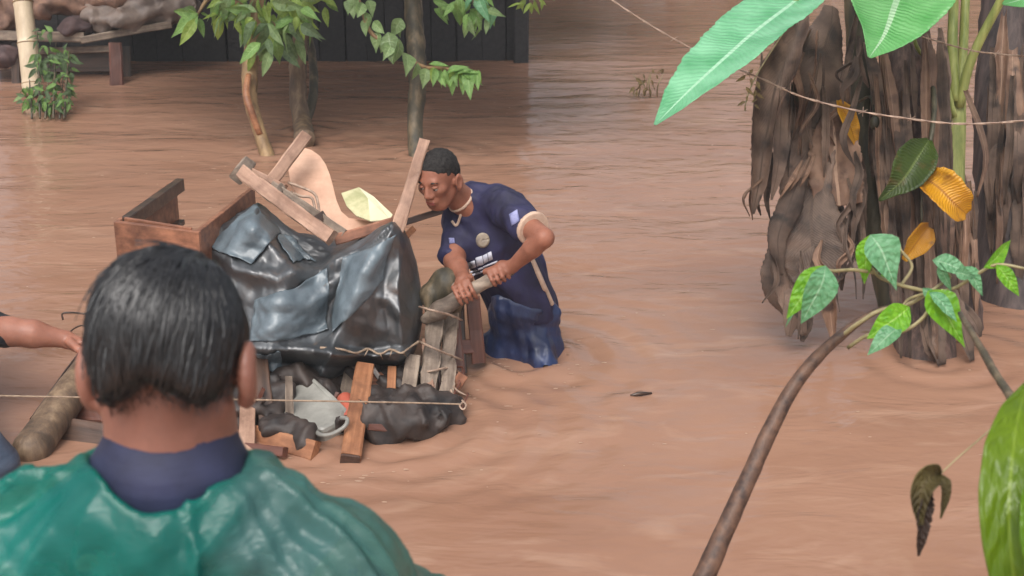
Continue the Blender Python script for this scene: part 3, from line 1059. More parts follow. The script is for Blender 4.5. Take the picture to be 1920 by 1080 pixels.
# ------------------------------------------------------------------ the salvaged furniture
def tarp_mat(name):
    m, nt, b = mat_new(name)
    L = nt.links
    b.inputs['Base Color'].default_value = (.013, .016, .019, 1)
    b.inputs['Specular IOR Level'].default_value = .8
    b.inputs['IOR'].default_value = 1.95
    tc = nt.nodes.new("ShaderNodeTexCoord")
    n1 = nt.nodes.new("ShaderNodeTexNoise")
    n1.inputs['Scale'].default_value = 7
    n1.inputs['Detail'].default_value = 4
    L.new(tc.outputs['Object'], n1.inputs['Vector'])
    mr = nt.nodes.new("ShaderNodeMapRange")
    mr.inputs['From Min'].default_value = .35
    mr.inputs['From Max'].default_value = .65
    mr.inputs['To Min'].default_value = .40
    mr.inputs['To Max'].default_value = .64
    L.new(n1.outputs['Fac'], mr.inputs['Value'])
    L.new(mr.outputs['Result'], b.inputs['Roughness'])
    cr = nt.nodes.new("ShaderNodeValToRGB")                # paler blue-grey tone in random patches
    cr.color_ramp.elements[0].position = .5
    cr.color_ramp.elements[1].position = .75
    cr.color_ramp.elements[0].color = (.009, .012, .015, 1)
    cr.color_ramp.elements[1].color = (.062, .078, .092, 1)
    L.new(n1.outputs['Fac'], cr.inputs['Fac'])
    L.new(cr.outputs['Color'], b.inputs['Base Color'])
    nm = nt.nodes.new("ShaderNodeTexNoise")               # mud splashes
    nm.inputs['Scale'].default_value = 11
    nm.inputs['Detail'].default_value = 9
    nm.inputs['Roughness'].default_value = .75
    L.new(tc.outputs['Object'], nm.inputs['Vector'])
    rm = nt.nodes.new("ShaderNodeValToRGB")
    rm.color_ramp.elements[0].position = .58
    rm.color_ramp.elements[1].position = .70
    rm.color_ramp.elements[1].color = (.7, .7, .7, 1)
    L.new(nm.outputs['Fac'], rm.inputs['Fac'])
    mm = nt.nodes.new("ShaderNodeMixRGB")
    mm.inputs['Color2'].default_value = (.10, .062, .042, 1)
    L.new(rm.outputs['Color'], mm.inputs['Fac'])
    L.new(cr.outputs['Color'], mm.inputs['Color1'])
    L.new(mm.outputs['Color'], b.inputs['Base Color'])
    v = nt.nodes.new("ShaderNodeTexVoronoi")
    v.feature = 'DISTANCE_TO_EDGE'
    v.inputs['Scale'].default_value = 13
    n2 = nt.nodes.new("ShaderNodeTexNoise")
    n2.inputs['Scale'].default_value = 5
    n2.inputs['Detail'].default_value = 3
    L.new(tc.outputs['Object'], n2.inputs['Vector'])
    mxv = nt.nodes.new("ShaderNodeMixRGB")
    mxv.inputs['Fac'].default_value = .25
    L.new(tc.outputs['Object'], mxv.inputs['Color1'])
    L.new(n2.outputs['Color'], mxv.inputs['Color2'])
    L.new(mxv.outputs['Color'], v.inputs['Vector'])
    bp = nt.nodes.new("ShaderNodeBump")
    bp.inputs['Distance'].default_value = .008
    bp.inputs['Strength'].default_value = .45
    L.new(v.outputs['Distance'], bp.inputs['Height'])
    L.new(bp.outputs['Normal'], b.inputs['Normal'])
    return m


TARP = tarp_mat("black_tarpaulin")
JUG = mat("dirty_grey_plastic", srgb(120, 118, 112), srgb(160, 158, 150), rough=.35, scale=(7, 7, 7), bump=.001)
REDP = mat("dull_red_plastic", srgb(165, 82, 66), srgb(185, 100, 80), rough=.4, scale=(8, 8, 8))
CARD = mat("pale_yellow_card", srgb(205, 200, 165), srgb(226, 220, 190), rough=.8, scale=(6, 6, 6))
CARD2 = mat("printed_green_card", srgb(150, 150, 105), srgb(196, 190, 150), rough=.8, scale=(16, 16, 16))
ROPE = mat("pale_rope", srgb(128, 108, 90), srgb(166, 144, 122), rough=.8, scale=(60, 60, 60), bump=.001)
WIRE = mat("rusty_wire", srgb(120, 98, 84), srgb(176, 150, 130), rough=.5, scale=(40, 40, 40))
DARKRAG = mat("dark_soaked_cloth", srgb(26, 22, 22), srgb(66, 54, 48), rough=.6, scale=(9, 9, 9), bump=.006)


def prism(name, poly, thick, m, parent=None, bevel=.002):
    """a flat board cut to an outline; poly holds (px, py, d); thickness goes away from the camera"""
    pts = [P(*q) for q in poly]
    c = sum(pts, Vector()) / len(pts)
    n = Vector()
    for i in range(len(pts)):
        n += (pts[i] - c).cross(pts[(i + 1) % len(pts)] - c)
    n.normalize()
    if n.dot(Vector((0, 0, H)) - c) < 0:
        pts = pts[::-1]
        n = -n
    k = len(pts)
    v = [p for p in pts] + [p - n * thick for p in pts]
    f = [tuple(range(k)), tuple(range(2 * k - 1, k - 1, -1))] + [(i, k + i, k + (i + 1) % k, (i + 1) % k) for i in range(k)]
    o = link_mesh(name, v, f, m, parent, None, False)
    if bevel: add_mod_bevel(o, bevel)
    return o


# open cabinet behind the near man's head
def onz(px, py, z=.575):
    return W(px, py, z)


cab = tag(empty("cabinet", (-1.2, 4.7, 0)), 'brown open topped wooden cabinet carcass behind the head of the near man', 'cabinet')
c1, c2, c3, c4 = onz(212, 414), onz(372, 434), onz(322, 336), onz(478, 348)
WR = WOODS['red']


def wall_panel(name, a, b, z0, z1, t, m, parent, inward):
    d = (b - a)
    d.z = 0
    nrm = Vector(inward)
    nrm = (nrm - d.normalized() * nrm.dot(d.normalized())).normalized() * t
    v = []
    for q in (a, b, b + nrm, a + nrm):
        v += [(q.x, q.y, z0), (q.x, q.y, z1)]
    f = [(0, 2, 3, 1), (2, 4, 5, 3), (4, 6, 7, 5), (6, 0, 1, 7), (1, 3, 5, 7), (0, 6, 4, 2)]
    o = link_mesh(name, v, f, m, parent, None, False)
    add_mod_bevel(o, .003)
    return o


wall_panel("front_panel", c1, c2, -.25, .573, .018, WR, cab, (0, 1, 0))
wall_panel("side_panel", c1 + Vector((0, .021, 0)), c3, -.25, .570, .018, WR, cab, (1, 0, 0))
wall_panel("side_panel", c2 + Vector((0, .021, 0)), c4, -.25, .570, .018, WR, cab, (-1, 0, 0))
wall_panel("top_rail", c1 + Vector((.022, .03, 0)), c3 + Vector((.02, -.01, 0)), .535, .582, .03, WOODS['dark'], cab, (1, 0, 0))
wall_panel("top_rail", c1 + Vector((.03, .022, 0)), c2 + Vector((-.03, .022, 0)), .545, .580, .012, WOODS['red'], cab, (0, 1, 0))
wall_panel("bottom_rail", c1 + Vector((.022, .03, 0)), c3 + Vector((.02, -.03, 0)), .41, .43, .025, WOODS['dark'], cab, (1, 0, 0))

# table leg standing up behind the boards
t1 = beam("table_leg", P(508, 342, 5.0), P(574, 254, 5.08), .046, .04, WOODS['pale'], seed=21)
tag(t1, 'short pale squared table leg sticking up left of the curved plywood', 'table leg')

# broken frame lying across the top
fr = tag(empty("wooden_frame", P(540, 400, 4.85)), 'broken weathered wooden frame with two rails lying slanted on the tarpaulin', 'frame')
beam("rail", P(452, 322, 4.92), P(622, 446, 4.72), .05, .035, WOODS['pale'], fr, seed=31, n=12, jit=.07)
beam("rail", P(512, 348, 4.98), P(648, 440, 4.80), .03, .03, WOODS['grey'], fr, seed=32, n=10)
beam("rail", P(455, 313, 5.02), P(535, 352, 4.98), .022, .03, WOODS['pale'], fr, seed=33)
beam("end_piece", P(446, 331, 4.93), P(464, 308, 5.05), .05, .045, WOODS['grey'], fr, seed=34)
beam("crossbar", P(505, 372, 4.84), P(528, 350, 4.97), .025, .02, WOODS['grey'], fr, seed=35)
beam("crossbar", P(575, 424, 4.76), P(606, 404, 4.86), .03, .02, WOODS['dark'], fr, seed=36)
prism("infill_board", [(470, 344, 4.88), (540, 366, 4.90), (622, 432, 4.78), (600, 438, 4.74), (500, 372, 4.84)], .008, WOODS['grey'], fr)

# metal bent rods behind the frame
rod = tag(empty("wire_rack", P(570, 370, 5.0)), 'bent thin metal rods tangled between the frame and the plywood', 'rack')
tube("rod", [P(540, 342, 5.0), P(562, 350, 4.98), P(588, 362, 4.96), P(596, 380, 4.95), P(600, 410, 4.9)], .005, WIRE, rod, n=16, sides=6)
tube("rod", [P(545, 360, 4.98), P(565, 368, 4.96), P(585, 372, 4.95), P(592, 400, 4.92)], .005, WIRE, rod, n=14, sides=6)

# curved plywood
def ply(px, py): return (px, py, 5.02 + (440 - py) * .0011)


pl = prism("plywood_sheet", [ply(*q) for q in ((572, 277), (585, 281), (600, 292), (611, 308), (619, 328), (625, 350), (631, 375), (640, 396), (654, 408), (676, 412), (728, 420), (690, 432), (640, 446), (612, 436), (585, 410), (562, 376), (545, 345), (540, 315), (548, 298))], .01, WOODS['ply'])
tag(pl, 'pale curved plywood sheet standing up at the top of the heap', 'plywood')

# card
cd = tag(empty("cardboard_sheet", P(690, 390, 5.0)), 'pale yellow printed card folded on the plywood beside the plank post', 'card')
prism("panel", [(640, 362, 5.12), (673, 351, 5.15), (690, 372, 5.07), (694, 414, 4.98), (668, 404, 5.01), (650, 386, 5.06)], .004, CARD2, cd, 0)
prism("panel", [(673, 351, 5.15), (700, 368, 5.1), (736, 402, 5.0), (731, 412, 4.98), (694, 414, 4.98), (690, 372, 5.07)], .004, CARD, cd, 0)

# plank post in front of the man's face and its cross rail
po = beam("plank_post", P(742, 440, 4.76), P(796, 262, 4.80), .046, .035, WOODS['pale'], seed=41, taper=.75, jit=.05, n=10)
tag(po, 'long pale slanting plank post beside the wading man\'s face', 'post')
r1 = beam("cross_rail", P(628, 450, 4.80), P(738, 417, 4.84), .038, .035, WOODS['red'], seed=42)
tag(r1, 'red brown square rail lying below the yellow card', 'rail')
r2 = beam("thin_rail", P(738, 424, 4.83), P(826, 396, 4.92), .022, .022, WOODS['dark'], seed=43)
tag(r2, 'thin dark stick reaching from the plank post to the man\'s chin', 'stick')
r3 = beam("wood_stub", P(752, 452, 4.8), P(774, 430, 4.86), .022, .022, WOODS['orange'], seed=44)
tag(r3, 'small ochre wood stub at the foot of the plank post', 'stub')

# the black tarpaulin
TX = [374, 386, 400, 440, 482, 520, 560, 600, 650, 700, 738, 765, 782, 790, 794]
TT = [462, 440, 424, 396, 378, 398, 432, 448, 450, 442, 437, 458, 495, 530, 565]
TB = [500, 540, 575, 640, 700, 726, 736, 728, 706, 694, 692, 684, 650, 620, 590]
nU, nV = 210, 190


def tarp_geo():
    """a loose sheet gathered round the load: a closed form whose sections follow the load, broken up by folds"""
    us = np.linspace(TX[0], TX[-1], nU)
    top = np.interp(us, TX, TT)
    bot = np.interp(us, TX, TB)
    ph = np.linspace(0, 2 * np.pi, nV, endpoint=False)
    U, PH = np.meshgrid(us, ph, indexing='ij')
    mid = ((top + bot) / 2)[:, None]
    half = ((bot - top) / 2)[:, None]
    end = np.clip(np.minimum((U - TX[0]) / 60, (TX[-1] - U) / 45), 0.02, 1) ** .5
    cy = np.cos(PH)
    sy = np.sin(PH)
    py = mid - half * np.sign(cy) * np.abs(cy) ** .8
    b = .23 * end
    D = 4.96 - b * np.sign(sy) * np.abs(sy) ** .75
    D = D + (540 - py) * .0004
    # folds, in the sheet's own metres
    q = np.stack([(U - 580) / 540, (py - 560) / 540, D - 4.96], -1)

    def seg(pts, amp, wid, sharp=1.0, side=0.0):
        """ridge along a line of the sheet's front"""
        best = np.full(U.shape, 1e9)
        sg = np.zeros(U.shape)
        for (x0, y0), (x1, y1) in zip(pts[:-1], pts[1:]):
            ab = np.array([x1 - x0, y1 - y0], float)
            L2 = ab @ ab
            t = np.clip(((U - x0) * ab[0] + (py - y0) * ab[1]) / L2, 0, 1)
            dx, dy = U - x0 - t * ab[0], py - y0 - t * ab[1]
            dd = np.hypot(dx, dy)
            m = dd < best
            best = np.where(m, dd, best)
            sg = np.where(m, np.sign(ab[0] * dy - ab[1] * dx), sg)
        w = wid * (1 + side * sg)
        return amp * np.clip(1 - best / w, 0, 1) ** sharp
    fold = np.zeros(U.shape)
    fold += seg([(395, 470), (440, 505), (520, 525), (600, 505), (690, 470), (735, 445)], .075, 42, 1.0, .45)
    fold -= seg([(400, 505), (470, 540), (560, 545), (640, 510)], .05, 30)
    fold += seg([(745, 440), (700, 500), (650, 585), (622, 650)], .085, 62, 1.0, -.45)
    fold -= seg([(690, 470), (640, 520), (618, 600)], .05, 28)
    fold += seg([(690, 480), (600, 545), (500, 620), (455, 660)], .05, 55, 1.0, .3)
    fold += seg([(440, 640), (520, 650), (620, 655), (700, 668), (775, 655)], .05, 22, 1.0, .5)
    fold -= seg([(470, 672), (560, 690), (680, 690)], .05, 30)
    fold += seg([(400, 430), (450, 420), (500, 450), (545, 500)], .05, 28)
    fold += seg([(425, 470), (470, 440), (485, 385)], .04, 24)
    fold += seg([(760, 470), (745, 540), (755, 640)], .05, 26)
    fold += seg([(720, 560), (770, 600), (785, 580)], .035, 18)
    fold += seg([(520, 420), (560, 470), (590, 500)], -.08, 40)
    fold += crease(q, 51, 2.8, 5) * .24 + crease(q, 52, 6.5, 4) * .20 + crease(q, 55, 12, 4) * .075 + crease(q, 53, 26, 5) * .018
    fold *= np.clip(end, .25, 1)
    fr_ = np.clip(sy + .35, 0, 1)
    D = D - fold * (.35 + .65 * fr_)
    py2 = py - fold * 140 * np.clip(cy, -.6, 1)
    x2 = U + crease(q, 54, 5, 8) * 34 * np.clip(1 - end, .15, 1)
    A = (x2 - 960) / FPX
    B = (540 - py2) / FPX
    V = np.stack([D * A, D * (CP + SP * B), H + D * (-SP + CP * B)], -1).reshape(-1, 3)
    f = []
    for i in range(nU - 1):
        for j in range(nV):
            j2 = (j + 1) % nV
            f.append((i * nV + j, (i + 1) * nV + j, (i + 1) * nV + j2, i * nV + j2))
    f.append(tuple(range(nV)))
    f.append(tuple((nU - 1) * nV + j for j in range(nV))[::-1])
    return V, f


tv, tf = tarp_geo()
tarp = tag(link_mesh("tarpaulin", tv, tf, TARP, None, None, True), 'big crumpled black plastic tarpaulin draped over the furniture heap', 'tarpaulin')
TARP_BVH = bvh_of(tarp)


def on_tarp(px, py, off=.008, bvh=None, dflt=4.75):
    o = Vector((0, 0, H))
    d = (P(px, py, 1) - o).normalized()
    hit = (bvh or TARP_BVH).ray_cast(o, d)[0]
    return (hit - d * off) if hit else P(px, py, dflt)


rp = tag(empty("rope", on_tarp(700, 662)), 'frayed pale rope tied along the lower edge of the black tarpaulin', 'rope')
tube("cord", [on_tarp(x_, y_, .012) for x_, y_ in ((600, 652), (640, 655), (668, 662), (690, 654), (712, 664), (732, 655), (752, 662), (768, 652), (785, 640))], .0038, ROPE, rp, n=44, sides=6, rough=.3)
for (x_, y_, dx, dy) in ((690, 656, -8, 14), (712, 662, 6, 12), (735, 657, -5, 14), (755, 660, 8, 10)):
    a = on_tarp(x_, y_, .012)
    tube("strand", [a, on_tarp(x_ + dx / 2, y_ + dy / 2, .02), on_tarp(x_ + dx, y_ + dy, .012)], [.003, .002, .001], ROPE, rp, n=6, sides=5)

# what shows under the tarpaulin
hp = beam("pine_board", P(684, 690, 4.72), P(657, 861, 4.36), .062, .045, WOODS['orange'], seed=51, n=10)
tag(hp, 'squared orange pine board slanting out of the heap into the water', 'board')
he = beam("end_grain", P(657, 860, 4.362), P(656.2, 865, 4.352), .060, .043, WOODS['end'], None, seed=52, n=2)
he.parent = hp
he.matrix_parent_inverse = hp.matrix_world.inverted()
g2 = beam("grey_board", P(662, 690, 4.82), P(640, 790, 4.66), .055, .02, WOODS['grey'], seed=53)
tag(g2, 'grey weathered board behind the orange pine board', 'board')
g3 = prism("panel", [(690, 700, 4.80), (772, 690, 4.84), (776, 778, 4.68), (692, 790, 4.64)], .018, WOODS['red'])
tag(g3, 'red brown wooden panel under the tarpaulin right of the pine board', 'panel')
g4 = beam("panel_batten", P(735, 690, 4.79), P(732, 788, 4.62), .03, .02, WOODS['orange'], seed=54)
tag(g4, 'narrow reddish batten standing against the red brown panel', 'batten')
g5 = beam("panel_batten", P(775, 668, 4.8), P(758, 790, 4.62), .05, .02, WOODS['grey'], seed=55)
tag(g5, 'grey batten standing left of the rough split posts', 'batten')

# grey plastic tub with a loop handle
jg = tag(empty("plastic_tub", P(560, 770, 4.6)), 'dirty grey plastic tub lying tipped over with a looped handle', 'tub')
prism("body", [(492, 756, 4.66), (540, 726, 4.70), (588, 708, 4.72), (622, 738, 4.64), (650, 768, 4.57), (644, 786, 4.52), (604, 806, 4.48), (545, 796, 4.52)], .10, JUG, jg, .014)
prism("rim", [(588, 708, 4.71), (622, 738, 4.63), (652, 768, 4.56), (646, 774, 4.55), (616, 746, 4.62), (584, 714, 4.70)], .022, JUG, jg, .004)
tube("handle", [P(590, 804, 4.47), P(600, 815, 4.43), P(622, 814, 4.41), P(646, 800, 4.41), P(651, 786, 4.43), P(640, 783, 4.46)], .007, JUG, jg, n=26, sides=8)
rb = Field().cone(P(648, 752, 4.66), P(662, 788, 4.56), .030, .036, .02)
tag(field_obj("plastic_bottle", rb, .006, REDP, None, lambda p: crease(p, 62, 14) * .012), 'small dull red plastic bottle wedged beside the pine board', 'bottle')

# soaked dark bundles
def bundle(label, parts, seed, m=None, amp=.22, sc=12, name="soaked_bundle", cat="bundle"):
    F = Field()
    for (px, py, d, r) in parts:
        F.ell(P(px, py, d), np.eye(3), (r * 1.3, r, r * .8), .05)
    return tag(field_obj(name, F, .01, m or DARKRAG, None, lambda p: crease(p, seed, sc) * amp + crease(p, seed + 1, sc * 2.5) * amp * .4), label, cat)


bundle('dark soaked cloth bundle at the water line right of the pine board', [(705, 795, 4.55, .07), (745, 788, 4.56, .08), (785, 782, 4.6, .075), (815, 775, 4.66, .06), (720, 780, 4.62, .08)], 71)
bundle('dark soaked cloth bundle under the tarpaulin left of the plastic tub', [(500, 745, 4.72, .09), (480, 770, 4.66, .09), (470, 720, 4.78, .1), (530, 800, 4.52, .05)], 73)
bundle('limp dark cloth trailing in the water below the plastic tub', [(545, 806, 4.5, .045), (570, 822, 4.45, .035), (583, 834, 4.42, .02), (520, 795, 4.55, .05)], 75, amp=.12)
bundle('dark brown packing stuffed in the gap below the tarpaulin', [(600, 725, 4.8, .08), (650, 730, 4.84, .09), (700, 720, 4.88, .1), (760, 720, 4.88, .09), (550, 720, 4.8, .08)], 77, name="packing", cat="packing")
_r = np.random.default_rng(88)
ORD = ['leftmost', 'second', 'third', 'fourth', 'fifth', 'sixth', 'seventh', 'eighth', 'ninth', 'tenth', 'eleventh', 'rightmost']
for i, px_ in enumerate((436, 480, 512, 540, 600, 690, 716, 742, 768, 790, 815, 838)):
    y_ = (812 if px_ < 620 else 796) - (px_ - 690) * .15 * (px_ > 690) + _r.uniform(-8, 6)
    dz = W(px_, y_, .0)
    a = dz + Vector((_r.uniform(-.05, .05), _r.uniform(-.03, .05), -.04))
    an = _r.uniform(-1, 1) * 1.1
    L_ = _r.uniform(.10, .24)
    e = a + Vector((math.sin(an) * L_, _r.uniform(.02, .14), math.cos(an) * L_ * .75 + .03))
    mk = ('wet', 'dark', 'dark', 'grey', 'wet', 'red')[i % 6]
    tag(beam("driftwood", a, e, _r.uniform(.014, .035), _r.uniform(.01, .02), WOODS[mk], seed=500 + i, jit=.14, taper=_r.uniform(.6, 1)), 'broken wet slat poking up at the water line of the heap, ' + ORD[i] + (' from the left' if 0 < i < 11 else ''), 'driftwood', 'broken slats along the foot of the heap')
for i, (a, b_, w_, t_, mk, lb) in enumerate((
        ((486, 655, 4.74), (500, 790, 4.56), .05, .02, 'dark', 'dark upright slat under the left corner of the tarpaulin'),
        ((470, 765, 4.62), (560, 735, 4.72), .02, .02, 'grey', 'thin grey stick crossing behind the plastic tub'),
        ((690, 800, 4.47), (800, 808, 4.52), .02, .02, 'wet', 'wet stick half sunk along the front of the soaked bundle'),
        ((770, 805, 4.5), (832, 770, 4.62), .018, .018, 'dark', 'short dark stick leaning on the right end of the soaked bundle'),
        ((700, 760, 4.58), (780, 742, 4.66), .03, .02, 'dark', 'dark batten lying across the foot of the red brown panel'),
        ((600, 705, 4.8), (622, 760, 4.68), .03, .02, 'grey', 'short grey slat showing behind the plastic tub'))):
    tag(beam("slat", P(*a), P(*b_), w_, t_, WOODS[mk], seed=300 + i, jit=.1), lb, 'slat')
m1 = beam("thin_stick", P(708, 780, 4.5), P(742, 760, 4.54), .012, .012, WOODS['pale'], seed=56)
tag(m1, 'thin pale stick lying on the dark soaked bundle', 'stick')

p1 = beam("pale_plank", P(462, 812, 4.55), P(592, 846, 4.40), .062, .03, WOODS['orange'], seed=57)
tag(p1, 'tan plank lying flat on the water right of the near man\'s neck', 'plank')
p2 = beam("dark_plank", P(455, 838, 4.44), P(535, 848, 4.38), .03, .03, WOODS['wet'], seed=58)
tag(p2, 'dark wet plank edge below the tan plank', 'plank')
p3 = beam("upright_slat", P(466, 700, 4.7), P(462, 852, 4.40), .05, .02, WOODS['pale'], seed=59)
tag(p3, 'pale upright slat close to the near man\'s right ear', 'slat')

# split posts and knotted wood at the right end
sp = tag(empty("split_post", P(815, 680, 4.85)), 'rough split grey posts bound together by wire at the right end of the heap', 'post')
beam("post", P(822, 560, 4.93), P(796, 800, 4.64), .055, .05, WOODS['grey'], sp, seed=61, jit=.12, n=14)
beam("post", P(846, 575, 4.95), P(835, 795, 4.66), .048, .04, WOODS['grey'], sp, seed=62, jit=.15, n=14)
beam("post", P(800, 640, 4.85), P(812, 800, 4.6), .032, .03, WOODS['pale'], sp, seed=63, jit=.1, n=10)
beam("post", P(850, 585, 5.0), P(842, 700, 4.86), .04, .04, WOODS['wet'], sp, seed=64, jit=.15)
for i, (y0, y1) in enumerate(((640, 665), (700, 690), (575, 590))):
    tube("binding_wire", [P(786, y0, 4.78 - i * .01), P(812, (y0 + y1) / 2, 4.72), P(842, y1, 4.78), P(866, y1 + 10, 4.86)], .004, WIRE, sp, n=12, sides=6)
kn = Field()
kn.chain([P(784, 560, 4.9), P(812, 552, 4.88), P(838, 530, 4.88), P(858, 510, 4.9)], [.02, .04, .045, .02], .03)
kn.chain([P(838, 530, 4.88), P(848, 560, 4.9), P(850, 590, 4.95)], [.04, .035, .03], .03)
kn.cone(P(812, 552, 4.88), P(806, 580, 4.86), .03, .02, .02)
tag(field_obj("knotted_root", kn, .006, BARK_DARK, None, lambda p: crease(p, 81, 22) * .03), 'dark knotted root lying across the tops of the split posts', 'root')

# the forked branch the man grips
gb_ = Field()
gb_.chain([P(958, 508, 4.80), P(920, 524, 4.80), P(870, 552, 4.81), P(825, 582, 4.82), P(798, 598, 4.84)], [.015, .020, .027, .030, .018], .02)
gb_.chain([P(880, 540, 4.83), P(850, 536, 4.85), P(828, 548, 4.86)], [.018, .018, .016], .02)
GRIP = tag(field_obj("branch", gb_, .006, WOODS['grey'], None, lambda p: crease(p, 82, 20) * .014), 'forked grey branch gripped by the wading man in both hands', 'branch')

# wet legs of an upturned chair below it
ch = tag(empty("broken_chair", P(870, 650, 5.0)), 'dark wet legs of a broken chair in the water between the posts and the man', 'chair')
beam("leg", P(846, 585, 5.0), P(858, 705, 4.98), .055, .035, WOODS['wet'], ch, seed=65)
beam("leg", P(862, 560, 5.05), P(868, 700, 5.02), .03, .03, WOODS['dark'], ch, seed=66)
beam("leg", P(886, 556, 5.02), P(898, 680, 5.04), .05, .035, WOODS['wet'], ch, seed=67)
beam("stretcher", P(842, 652, 5.0), P(905, 648, 5.04), .05, .02, WOODS['wet'], ch, seed=68)
tw = tag(empty("twig", P(860, 740, 4.75)), 'snarled pale twigs in the water at the right foot of the posts', 'twigs')
for i, pts in enumerate((((842, 690, 4.8), (862, 715, 4.75), (850, 745, 4.7), (872, 765, 4.65)), ((835, 700, 4.8), (855, 730, 4.72), (876, 742, 4.7)), ((850, 690, 4.85), (868, 690, 4.82), (858, 720, 4.75)), ((840, 720, 4.75), (852, 752, 4.68), (840, 776, 4.62)), ((878, 738, 4.7), (866, 766, 4.62)))):
    tube("stem", [P(*q) for q in pts], [.004, .0035, .002], WIRE if i % 2 else WOODS['wet'], tw, n=12, sides=6, rough=.2)

# timbers left of the near man
l1 = Field().cone(P(172, 680, 4.75), P(60, 842, 4.42), .052, .06, .02)
tag(field_obj("grey_log", l1, .008, BARK, None, lambda p: crease(p, 91, 8) * .025 + wav(p, 92, 30) * .004), 'thick grey log slanting into the water left of the near man', 'log')
l2 = beam("thin_pole", P(150, 665, 4.85), P(62, 786, 4.62), .02, .02, WOODS['dark'], seed=71)
tag(l2, 'thin dark pole lying behind the thick grey log', 'pole')
l3 = beam("dark_board", P(95, 800, 4.56), P(235, 822, 4.50), .075, .03, WOODS['dark'], seed=72)
tag(l3, 'dark wet board floating left of the near man\'s neck', 'board')
l4 = beam("dark_board", P(135, 772, 4.64), P(230, 778, 4.62), .055, .03, WOODS['wet'], seed=73)
tag(l4, 'reddish dark board propped on the floating dark board by the neck', 'board')
l5 = tag(empty("twig", P(140, 600, 4.9)), 'thin curling dark twig in the air left of the near man\'s hair', 'twig')
tube("stem", [P(118, 600, 4.9), P(117, 588, 4.9), P(135, 586, 4.9), P(155, 588, 4.88), P(180, 590, 4.9)], .0035, WOODS['dark'], l5, n=14, sides=5)
tube("stem", [P(128, 625, 4.9), P(142, 614, 4.9), P(160, 612, 4.88), P(185, 640, 4.9)], .003, WOODS['dark'], l5, n=12, sides=5)

# ------------------------------------------------------------------ wires
w1 = tag(empty("fence_wire", P(500, 750, 4.3)), 'thin pale fence wire stretched level across the front of the heap', 'wire')
tube("strand", [P(-300, 735, 4.0), P(0, 742, 4.1), P(160, 745, 4.16), P(490, 750, 4.3), P(760, 755, 4.42), P(868, 758, 4.5)], .0027, ROPE, w1, n=60, sides=6)
tube("end_knot", [P(866, 750, 4.5), P(874, 760, 4.49), P(868, 768, 4.48), P(862, 760, 4.49), P(870, 752, 4.5)], .003, WIRE, w1, n=14, sides=6)


def barbed(label, pts, r, seed, nb):
    root = tag(empty("barbed_wire", pts[len(pts) // 2]), label, 'barbed wire', None)
    c = catmull(pts, 90)
    c = [p + (p - np.array([0, 0, H])) * .085 for p in c]
    for k in range(2):
        q = [p + np.array([0, math.cos(i * .9 + k * math.pi), math.sin(i * .9 + k * math.pi)]) * r * .8 for i, p in enumerate(c)]
        tube("strand", q, r, WIRE, root, n=90, sides=5)
    r_ = np.random.default_rng(seed)
    for i in range(nb):
        p = Vector(c[int((i + .5) / nb * 89)])
        mb = MB()
        for k in range(2):
            d = Vector(r_.normal(0, 1, 3)).normalized() * .016
            mb.add(*tube_geo([p - d, p, p + d], [.0008, .0016, .0008], n=3, sides=5))
        mb.build("barb", WIRE, root)
    return root


barbed('barbed wire strand sagging in front of the dry banana leaves', [P(1120, -20, 4.6), P(1180, 22, 4.55), P(1262, 72, 4.45), P(1340, 112, 4.35), P(1430, 148, 4.25), P(1500, 180, 4.15), P(1600, 206, 4.08), P(1700, 222, 4.0), P(1800, 232, 3.95), P(1920, 226, 3.9), P(2050, 205, 3.8)], .0021, 5, 12)
barbed('short barbed wire strand at the right edge above the sagging one', [P(1700, 60, 4.75), P(1810, 92, 4.6), P(1870, 101, 4.5), P(1930, 105, 4.4), P(2050, 100, 4.3)], .002, 6, 5)
fl = tag(tube("floating_twig", [W(1182, 742, .004), W(1200, 738, .01), W(1222, 737, .004)], [.004, .008, .003], WOODS['dark'], n=8, sides=6), 'small brown twig floating on open water right of the man', 'twig')

# ------------------------------------------------------------------ people
SKIN = mat("brown_skin", srgb(126, 80, 62), srgb(150, 98, 78), rough=.5, scale=(14, 14, 14), sub=.1, bump=.0012, bscale=(120, 120, 120), spec=.35)
SKIN_NEAR = mat("deep_brown_skin", srgb(118, 76, 62), srgb(146, 98, 82), rough=.45, scale=(9, 9, 9), sub=.2, bump=.0005, bscale=(260, 260, 260))
SKIN_ARM = mat("tan_skin", srgb(136, 88, 70), srgb(160, 108, 88), rough=.5, scale=(12, 12, 12), sub=.2)
HAIR = mat("black_hair", (.006, .006, .007), (.014, .013, .013), rough=.33, scale=(60, 60, 60), bump=.0015, spec=.75)
HAIR_SHORT = mat("short_black_hair", (.010, .009, .009), (.036, .032, .030), rough=.85, scale=(120, 120, 120), bump=.004, spec=.2)
NAVY = mat("navy_jersey", srgb(22, 20, 46), srgb(42, 40, 78), rough=.72, scale=(7, 7, 7), bump=.0015, bscale=(60, 60, 25))
SHORTS = mat("wet_blue_shorts", srgb(20, 26, 52), srgb(46, 60, 98), rough=.42, scale=(7, 7, 5), bump=.004, bscale=(40, 40, 20))
CREAM = mat("cream_trim", srgb(178, 148, 128), srgb(206, 178, 156), rough=.7, scale=(30, 30, 30))
WHITE = mat("white_print", srgb(188, 190, 204), srgb(214, 214, 224), rough=.6, scale=(30, 30, 30))
BADGE = mat("tan_badge", srgb(120, 108, 100), srgb(160, 146, 126), rough=.6, scale=(50, 50, 50))
LILAC = mat("lilac_print", srgb(104, 106, 150), srgb(150, 152, 190), rough=.6, scale=(50, 50, 50))
NAVY_NEAR = mat("dark_navy_cotton", srgb(28, 30, 52), srgb(44, 48, 78), rough=.7, scale=(10, 10, 10), bump=.0015, bscale=(20, 20, 90))
